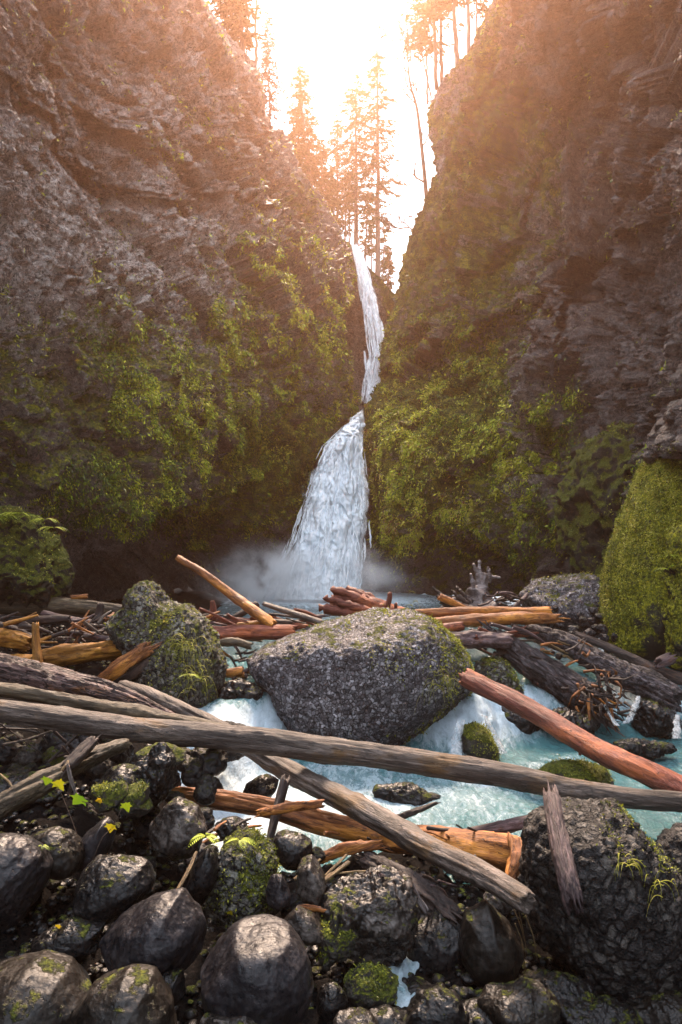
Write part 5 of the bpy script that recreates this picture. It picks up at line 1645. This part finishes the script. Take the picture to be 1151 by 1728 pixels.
sticks(12, (560, 1395, 860, 1440), 6.45, [M_ORANGE, M_DARKWOOD], 'small splinter along the water side of the orange log', 'splinters along the orange log', (3, 7), (20, 60), (0, 30))
sticks(6, (870, 1550, 900, 1640), 5.0, [M_STRAW], 'dry grass stem leaning down below the tip of the diagonal log', 'dry stems below the diagonal log', (1.5, 2.5), (50, 110), (50, 80))
# ================================================================ trees
t = NT('conifer bark')
v = t.coord((6, 6, 0.8))
nn = t.noise(v, 3, 6, 0.7)
M_TRUNK = t.done(t.ramp(nn, [(0.35, (0.03, 0.02, 0.014)), (0.5, (0.09, 0.062, 0.045)), (0.65, (0.17, 0.125, 0.095))]), 0.85, t.bump(nn, 0.05))
M_NEEDLE = mat_leaf('conifer needles', [(0.0, (0.018, 0.026, 0.008)), (0.5, (0.045, 0.058, 0.014)), (1.0, (0.10, 0.105, 0.03))], 0.6, 0.25)
M_TWIG = mat_leaf('bare twigs', [(0.0, (0.05, 0.035, 0.025)), (1.0, (0.12, 0.085, 0.06))], 0.8, 0.0)


def conifer(label, base, top, wpx, Y, crown0, spread, seed, dens=1.0, group=None, lean=0.0, branches=None, thin=False, foliage=True):
    """base/top = (px, py); crown0 = fraction of the height at which the crown starts; spread = longest branch in photo pixels"""
    r = np.random.default_rng(seed)
    b = P(base[0], base[1], Y)
    tp = P(top[0], top[1], Y + 0.5)
    H = np.linalg.norm(tp - b)
    ob = empty('conifer_tree', b, label, 'tree', group)
    n = 24
    s = np.linspace(0, 1, n)[:, None]
    C = (tp - b) * s + np.sin(s * 2.6) * np.array((lean, 0.1, 0)) + r.normal(size=(n, 3)) * np.array((0.03, 0.03, 0))
    r0 = wpx * Y / F / 2
    mb = MB()
    mb.tube(C, r0 * (1 - 0.85 * s[:, 0] ** 1.2), 10)
    mb.build('trunk', M_TRUNK, ob)
    wood, lf_B, lf_D, lf_S, lf_L = MB(), [], [], [], []
    Lm = spread * Y / F
    nb = int((branches or 95) * dens)
    for k in range(nb):
        h = crown0 + (1 - crown0) * (r.random() ** 0.85)
        x = (h - crown0) / (1 - crown0)
        prof = (1 - x) ** 0.55 * (0.55 + 0.45 * sstep(0, 0.25, x)) + 0.05
        l = Lm * prof * r.uniform(0.45, 1.1)
        a = r.uniform(0, 6.283)
        p0 = np.array([np.interp(h, s[:, 0], C[:, j]) for j in range(3)])
        up = r.uniform(-0.15, 0.35) * (0.3 + x)
        d = np.array((math.cos(a), math.sin(a), up))
        m = 7
        u = np.linspace(0, 1, m)[:, None]
        pts = p0 + d * l * u + np.array((0, 0, -0.38 * l)) * u ** 1.8 + np.array((0, 0, 0.16 * l)) * np.clip(u - 0.7, 0, 1) + r.normal(size=(m, 3)) * 0.03 * l * u
        wood.tube(pts, np.linspace(0.035, 0.008, m) * (0.5 + l / 3), 3, r.random(), False)
        if not foliage:
            for q in range(7):
                i = r.integers(2, m)
                dd = unit(np.array((r.normal(), r.normal(), -0.8 + 0.5 * r.normal())))
                wood.tube([pts[i], pts[i] + dd * l * 0.16, pts[i] + dd * l * 0.28 + r.normal(size=3) * 0.05], [0.03, 0.022, 0.012], 3, r.random(), False)
            continue
        cnt = int(9 + l * 10)
        uu = r.uniform(0.12, 1.02, cnt)
        B = np.stack([np.interp(uu, u[:, 0], pts[:, j]) for j in range(3)], -1)
        side = np.cross(d, (0, 0, 1.0)) * r.choice([-1, 1], cnt)[:, None]
        D = unit(d * r.uniform(0.2, 1, cnt)[:, None] + side * r.uniform(0.1, 1, cnt)[:, None] + np.array((0, 0, -1)) * r.uniform(0.0, 0.9, cnt)[:, None])
        lf_B.append(B)
        lf_D.append(D)
        lf_S.append(unit(np.cross(D, r.normal(size=(cnt, 3)))))
        lf_L.append(r.uniform(0.22, 0.55, cnt) * (0.7 + 0.3 * l / max(Lm, 0.1)))
    if not foliage:
        wood.build('crown', M_TWIG, ob)
        return ob
    B, D, S, L = map(np.concatenate, (lf_B, lf_D, lf_S, lf_L))
    Vq, Q = leaf_quads(B, D, S, L, L * r.uniform(0.22, 0.42, len(L)), L * 0.08)
    mesh_np('crown', Vq, Q, M_NEEDLE, False, {'tint': np.repeat(np.clip(r.normal(0.45, 0.22, len(L)), 0, 1), 4)}, ob)
    wood.build('branches', M_TWIG, ob)
    return ob


def bare_tree(label, base, pts, wpx, Y, seed, limbs, group=None):
    r = np.random.default_rng(seed)
    b = P(base[0], base[1], Y)
    ob = empty('bare_tree', b, label, 'tree', group)
    C = spline(np.array([P(x, y, Y) for x, y in pts]), 30) - b
    rad = np.linspace(wpx, 1.6, 30) * Y / F / 2
    mb = MB()
    mb.tube(C, rad, 9)
    mb.build('trunk', M_TRUNK, ob)

    def grow(mb, p, d, l, rr, dep):
        m = 6
        q = [p]
        dd = d.copy()
        for k in range(m):
            dd = unit(dd + r.normal(size=3) * 0.22 + np.array((0, 0, 0.05)))
            q.append(q[-1] + dd * l / m)
        q = np.array(q)
        mb.tube(q, np.linspace(rr, rr * 0.35, m + 1), 4, r.random(), False)
        if dep > 0:
            for k in range(r.integers(3, 6)):
                i = r.integers(2, m + 1)
                grow(mb, q[i], unit(dd + r.normal(size=3) * 0.75), l * r.uniform(0.4, 0.7), max(rr * 0.5, 0.022), dep - 1)
    for (h, (dx, dz), l) in limbs:
        i = int(h * 29)
        ll = l * Y / F
        mb = MB()
        grow(mb, C[i], unit(np.array((dx, r.normal() * 0.4, dz))), ll, max(rad[i] * 0.6, 0.06), 3)
        mb.build('limb', M_TWIG, ob)
    return ob


G = 'conifers beyond the falls'
# on the crest of the hill behind the falls: base hidden by the lip
conifer('tallest straight conifer in the sky gap, just left of the bare right slope', (638, 478), (637, 86), 9.5, 62, 0.24, 56, 1, 1.4, G, branches=140)
conifer('tall conifer with a pointed crown, second left of the tallest conifer', (601, 455), (601, 124), 8.5, 64, 0.26, 60, 2, 1.4, G, branches=130)
conifer('dense conifer leaning left with a bushy crown at the left of the sky gap', (535, 380), (511, 112), 9, 58, 0.16, 44, 3, 1.5, G, lean=-0.4, branches=140)
conifer('shorter feathery conifer between the leaning tree and the pointed conifer', (570, 430), (569, 200), 6, 66, 0.22, 44, 4, 1.5, G)
conifer('small dark conifer low on the left rim beside the leaning tree', (545, 390), (542, 235), 5, 60, 0.08, 34, 5, 1.4, G)
conifer('slender young conifer in front of the leaning tree', (522, 370), (523, 215), 5, 59, 0.05, 32, 6, 1.3, G)
conifer('thin conifer with a low crown close right of the tallest conifer trunk', (646, 478), (650, 370), 3, 70, 0.1, 18, 7, 0.8, G)
conifer('slim trunk with sparse foliage between the two tallest conifers', (614, 470), (622, 320), 5, 70, 0.25, 24, 8, 0.9, G)
conifer('very thin trunk with sparse foliage left of the tallest conifer', (627, 470), (628, 345), 3, 74, 0.3, 20, 9, 0.7, G)
conifer('thin mid height conifer left of the pointed conifer', (582, 445), (584, 290), 4, 68, 0.3, 24, 10, 0.9, G)
conifer('short bushy conifer low on the rim, left of the feathery one', (556, 400), (557, 290), 4, 62, 0.1, 26, 11, 1.1, G)
conifer('bare lower trunk of a thin conifer right beside the upper lip of the falls', (590, 440), (591, 250), 3.5, 72, 0.45, 22, 12, 0.8, G)
conifer('thin conifer at the left edge of the sky gap above the left rim', (500, 330), (498, 185), 4, 56, 0.1, 26, 13, 1.2, G)
conifer('hair thin young conifer at the right foot of the tallest conifer', (655, 490), (657, 420), 2.5, 66, 0.05, 14, 14, 0.7, G)
G = 'conifers on the left rim'
conifer('dense dark evergreen on top of the left cliff at the top edge', (410, 90), (400, -90), 9, 36, 0.1, 40, 20, 1.6, G)
conifer('dark evergreen at the top edge left of the bare pole trunk', (384, 60), (372, -110), 7, 37, 0.1, 36, 21, 1.6, G)
conifer('bare straight pole trunk rising out of the top edge on the left rim', (432, 118), (431, -130), 5.5, 38, 0.85, 20, 22, 0.5, G)
conifer('leafless larch like tree with drooping twigs right of the bare pole trunk', (456, 210), (450, 18), 3.2, 42, 0.04, 38, 23, 1.6, G, branches=120, foliage=False)
G = 'conifers on the right rim'
conifer('leftmost trunk of the right rim cluster with a wide drooping crown', (736, 150), (730, -190), 7, 44, 0.2, 58, 30, 1.1, G, branches=110)
conifer('close companion trunk just right of the drooping one on the right rim', (746, 140), (741, -170), 6.5, 45, 0.35, 38, 31, 1.0, G)
conifer('thickest tilted trunk in the middle of the right rim cluster', (772, 120), (757, -160), 9, 43, 0.4, 42, 32, 1.0, G)
conifer('straight trunk on the right rim, second from the rock on the right', (791, 95), (788, -180), 7, 42, 0.45, 38, 33, 1.0, G)
conifer('thin trunk nearest the right rock at the top edge', (806, 80), (801, -150), 4, 42, 0.25, 30, 34, 1.0, G)
conifer('feathery conifer furthest left in the right rim cluster, behind the bare sapling', (722, 175), (716, -60), 4, 50, 0.3, 40, 35, 0.9, G)
bare_tree('crooked bare deciduous tree leaning over the gap from the right rock', (720, 335), [(720, 335), (716, 290), (709, 225), (703, 180), (692, 140), (688, 95), (690, 60)], 7.5, 46, 40,
          [(0.12, (-1, 0.1), 52), (0.3, (0.8, 0.6), 26), (0.55, (-0.5, 0.8), 40), (0.62, (-1, 0.25), 80), (0.68, (0.9, 0.5), 50), (0.74, (-1, 0.5), 70), (0.8, (0.7, 0.9), 50), (0.88, (-0.6, 0.9), 60), (0.95, (0.4, 1), 50), (0.99, (-0.2, 1), 50)])
bare_tree('small bare snag reaching left from the rock at the lower end of the sky gap', (700, 392), [(700, 392), (690, 384), (676, 386)], 3, 45, 41, [(0.5, (-0.8, 0.6), 26), (0.7, (-0.9, -0.2), 24), (0.98, (-1, 0.2), 26)])
bare_tree('thin bare sapling at the top of the right rim, left of the cluster', (728, 165), [(728, 165), (712, 90), (700, 20), (696, -40)], 3, 45, 42, [(0.4, (-1, 0.5), 60), (0.6, (0.5, 1), 50), (0.75, (-0.9, 0.7), 60), (0.9, (-0.3, 1), 50)])

# ================================================================ small plants
t = NT('maple leaf')
M_MAPLE = mat_leaf('maple leaf', [(0.0, (0.08, 0.17, 0.01)), (0.5, (0.22, 0.26, 0.01)), (1.0, (0.34, 0.23, 0.01))], 0.5, 0.35)
M_STEM = mat_wood('brown stem', (0.03, 0.015, 0.01), (0.10, 0.06, 0.04), (0.2, 0.14, 0.1))
MAPLE = np.array([(0, 0), (0.18, 0.06), (0.42, -0.02), (0.36, 0.2), (0.56, 0.42), (0.34, 0.42), (0.26, 0.5), (0.2, 0.66), (0, 1.0), (-0.2, 0.66), (-0.26, 0.5), (-0.34, 0.42), (-0.56, 0.42), (-0.36, 0.2), (-0.42, -0.02), (-0.18, 0.06)])


def leaf_mesh(name, c, wpx, Y, rot, tiltv, tint, parent, org):
    s = wpx * Y / F
    a = math.radians(rot)
    X = MAPLE @ np.array(((math.cos(a), math.sin(a)), (-math.sin(a), math.cos(a)))) * s
    V = np.stack([X[:, 0], -tiltv * X[:, 1] - 0.25 * np.abs(MAPLE[:, 0]) * s, X[:, 1]], -1)
    V = np.concatenate([V, V.mean(0, keepdims=True) + (0, 0.06 * s, 0)]) + P(*c, Y) - org
    k = len(MAPLE)
    T = np.array([(i, (i + 1) % k, k) for i in range(k)])
    return mesh_np(name, V, T, M_MAPLE, False, {'tint': np.clip(tint + 0.2 * perlin(V * 40), 0, 1)}, parent)


def sprig(label, stem, leaves, Y, cat='seedling'):
    org = P(stem[0][0], stem[0][1], Y)
    ob = empty('maple_seedling', org, label, cat)
    mb = MB()
    mb.tube(spline(np.array([P(x, y, Y) for x, y in stem]), 16) - org, np.linspace(1.6, 0.8, 16) * Y / F / 2 * 1.2, 6)
    mb.build('stem', M_STEM, ob)
    for (x, y, w, rot, tl, ti) in leaves:
        leaf_mesh('leaf', (x, y), w, Y - 0.02, rot, tl, ti, ob, org)
    return ob


sprig('maple seedling with a green and yellow leaf lying over the grooved log', [(140, 1440), (125, 1395), (108, 1350), (92, 1316)], [(82, 1312, 20, 150, 0.6, 0.15), (96, 1316, 24, 200, 0.4, 0.6)], 5.35)
sprig('maple seedling with one folded green leaf below the hanging bark strip', [(160, 1365), (152, 1357), (138, 1352)], [(140, 1344, 30, 130, 0.7, 0.05)], 5.35)
sprig('maple seedling with a lime green top leaf and a yellow leaf lower on its stem', [(157, 1450), (172, 1415), (186, 1400), (198, 1380), (206, 1362)], [(212, 1354, 20, 190, 0.3, 0.3), (188, 1390, 20, 165, 0.4, 0.75)], 5.0)
for k, (x, y, w, rot, ti, Y, lb) in enumerate([(172, 1350, 13, 100, 1.0, 5.55, 'fallen orange leaf on the small mossy stone'), (98, 1560, 11, 180, 0.9, 4.3, 'small fallen orange leaf beside the dark ridged boulder'),
                                               (386, 1537, 12, 210, 0.8, 4.9, 'tiny yellow leaf at the foot of the moss draped rock')]):
    org = P(x, y, Y)
    o = leaf_mesh('fallen_leaf', (x, y), w, Y, rot, 0.5, ti, None, org)
    o.location = org
    tag(o, lb, 'leaf')


def fern(label, c, Y, n, L, seed, group=None, mat=None, spread=(-1, 1)):
    """sword fern: arching fronds with paired leaflets"""
    r = np.random.default_rng(seed)
    org = P(*c, Y)
    ob = empty('sword_fern', org, label, 'fern', group)
    for k in range(n):
        a = r.uniform(0, 6.283)
        l = L * r.uniform(0.7, 1.15)
        d = np.array((math.cos(a), math.sin(a) * 0.7 - 0.3, 0))
        u = np.linspace(0, 1, 12)[:, None]
        C = d * l * u * 0.9 + np.array((0, 0, 1)) * (0.55 * l * u - 0.75 * l * u ** 2)
        T_ = unit(np.gradient(C, axis=0))
        S_ = unit(np.cross(T_, (0, 0, 1.0)))
        B, D = [], []
        for i in range(1, 12):
            for sg in (-1, 1):
                B.append(C[i])
                D.append(unit(S_[i] * sg + T_[i] * 0.5 + np.array((0, 0, -0.15))))
        B, D = np.array(B), np.array(D)
        ll = np.repeat(l * 0.24 * np.sin(np.linspace(0.5, 3.0, 11)), 2)
        Vq, Q = leaf_quads(B, D, unit(np.cross(D, (0, 0, 1.0))), ll, ll * 0.34, ll * 0.05)
        mesh_np('frond', Vq, Q, mat or M_FERN, False, {'tint': np.clip(r.normal(0.5, 0.08) + r.normal(size=len(Vq)) * 0.05, 0, 1)}, ob)
    return ob


for k, (x, y) in enumerate([(8, 872), (30, 868), (52, 872), (75, 878), (92, 892), (-12, 875)]):
    fern('sword fern arching over the top of the dark mossy boulder at the left edge', (x, y), 12.75 - 0.15 * (k % 2), 9, 0.34, k, 'ferns on the left mossy boulder')
fern('small bright green fern sprouting from the pointed mossy boulder', (318, 1140), 9.25, 6, 0.20, 30)
fern('pale green fern sprig between the brown boulder and the egg shaped stone', (348, 1412), 5.0, 8, 0.16, 31)
fern('small fern on the slate grey boulder shoulder at the left', (72, 1428), 4.6, 5, 0.07, 32)
fern('bright fern tuft on top of the moss draped pebbly rock', (405, 1418), 5.0, 7, 0.14, 33)
for k, (x, y) in enumerate([(1132, 938), (1142, 955), (1120, 960), (1146, 920)]):
    fern('small fern hanging on the towering mossy boulder by the right edge', (x, y), 12.6, 6, 0.2, 40 + k, 'ferns on the towering mossy boulder')
HAZE_COL, HAZE_D, HAZE_G = (1.0, 0.57, 0.38, 1), 0.0014, 0.76
SUN_E, SUN_S, SUN_ANG, SUN_C = 50.0, 3.6, 10.0, (1.0, 0.75, 0.56)
SKY_S, SKY_DUST, EXPO = 0.14, 1.0, 2.25
CLOUD, CLOUD_C = 6.6, (0.87, 0.96, 1.10, 1)
# ================================================================ air, light, camera
SUN_EL, SUN_AZ = math.radians(SUN_E), math.radians(1.0)       # ahead of the camera, above the gap
m = bpy.data.materials.new('warm haze')
m.use_nodes = True
nt = m.node_tree
nt.nodes.remove(nt.nodes['Principled BSDF'])
pv = nt.nodes.new('ShaderNodeVolumePrincipled')
pv.inputs['Color'].default_value = HAZE_COL
pv.inputs['Density'].default_value = HAZE_D
pv.inputs['Anisotropy'].default_value = HAZE_G
nt.links.new(pv.outputs[0], nt.nodes['Material Output'].inputs['Volume'])
tag(box('haze', (-60, -22, -3.0), (60, 118, 62), m), kind='stuff')

w = bpy.data.worlds.new('World')
scene.world = w
w.use_nodes = True
nt = w.node_tree
bg = nt.nodes['Background']
sky = nt.nodes.new('ShaderNodeTexSky')
sky.sky_type = 'NISHITA'
sky.sun_disc = False
sky.sun_elevation = SUN_EL
sky.sun_rotation = SUN_AZ
sky.air_density = 1.0
sky.dust_density = SKY_DUST
sky.ozone_density = 1.0
tcw = nt.nodes.new('ShaderNodeTexCoord')
sx_ = nt.nodes.new('ShaderNodeSeparateXYZ')
nt.links.new(tcw.outputs['Generated'], sx_.inputs[0])
mrw = nt.nodes.new('ShaderNodeMapRange')                    # an overcast sky is brighter overhead
for k, val in zip((1, 2, 3, 4), (0.0, 1.0, CLOUD * 0.55, CLOUD * 1.35)):
    mrw.inputs[k].default_value = val
nt.links.new(sx_.outputs['Z'], mrw.inputs[0])
cl_ = nt.nodes.new('ShaderNodeMix')
cl_.data_type = 'RGBA'
cl_.blend_type = 'MULTIPLY'
cl_.inputs['Factor'].default_value = 1.0
cl_.inputs[7].default_value = CLOUD_C
nt.links.new(mrw.outputs[0], cl_.inputs[6])
mxw = nt.nodes.new('ShaderNodeMix')
mxw.data_type = 'RGBA'
mxw.inputs['Factor'].default_value = 0.88
nt.links.new(sky.outputs[0], mxw.inputs[6])
nt.links.new(cl_.outputs[2], mxw.inputs[7])
nt.links.new(mxw.outputs[2], bg.inputs[0])
bg.inputs[1].default_value = SKY_S

sd = bpy.data.lights.new('sun', 'SUN')
sd.energy = SUN_S
sd.angle = math.radians(SUN_ANG)
sd.color = SUN_C
so = bpy.data.objects.new('sun', sd)
COL.objects.link(so)
dirv = Vector((math.sin(SUN_AZ) * math.cos(SUN_EL), math.cos(SUN_AZ) * math.cos(SUN_EL), math.sin(SUN_EL)))
so.rotation_euler = dirv.to_track_quat('Z', 'Y').to_euler()
so.location = (0, 40, 60)

cd = bpy.data.cameras.new('camera')
cam = bpy.data.objects.new('camera', cd)
COL.objects.link(cam)
cam.location = (0, 0, CAMZ)
cam.rotation_euler = (math.radians(90), 0, 0)
cd.sensor_fit = 'VERTICAL'
cd.sensor_height = 36.0
cd.lens = 36.0 * F / 1728
cd.shift_y = (HY - 864) / 1728
cd.clip_start = 0.05
cd.clip_end = 500
scene.camera = cam

vs = scene.view_settings
vs.view_transform = 'Standard'
vs.look = 'None'
vs.gamma = 1
vs.exposure = EXPO
scene.cycles.use_denoising = True
scene.cycles.max_bounces = 6
scene.cycles.diffuse_bounces = 3
scene.cycles.glossy_bounces = 2
scene.cycles.transmission_bounces = 2
scene.cycles.volume_bounces = 2
scene.cycles.transparent_max_bounces = 10
scene.cycles.sample_clamp_indirect = 4.0
scene.cycles.volume_max_steps = 256
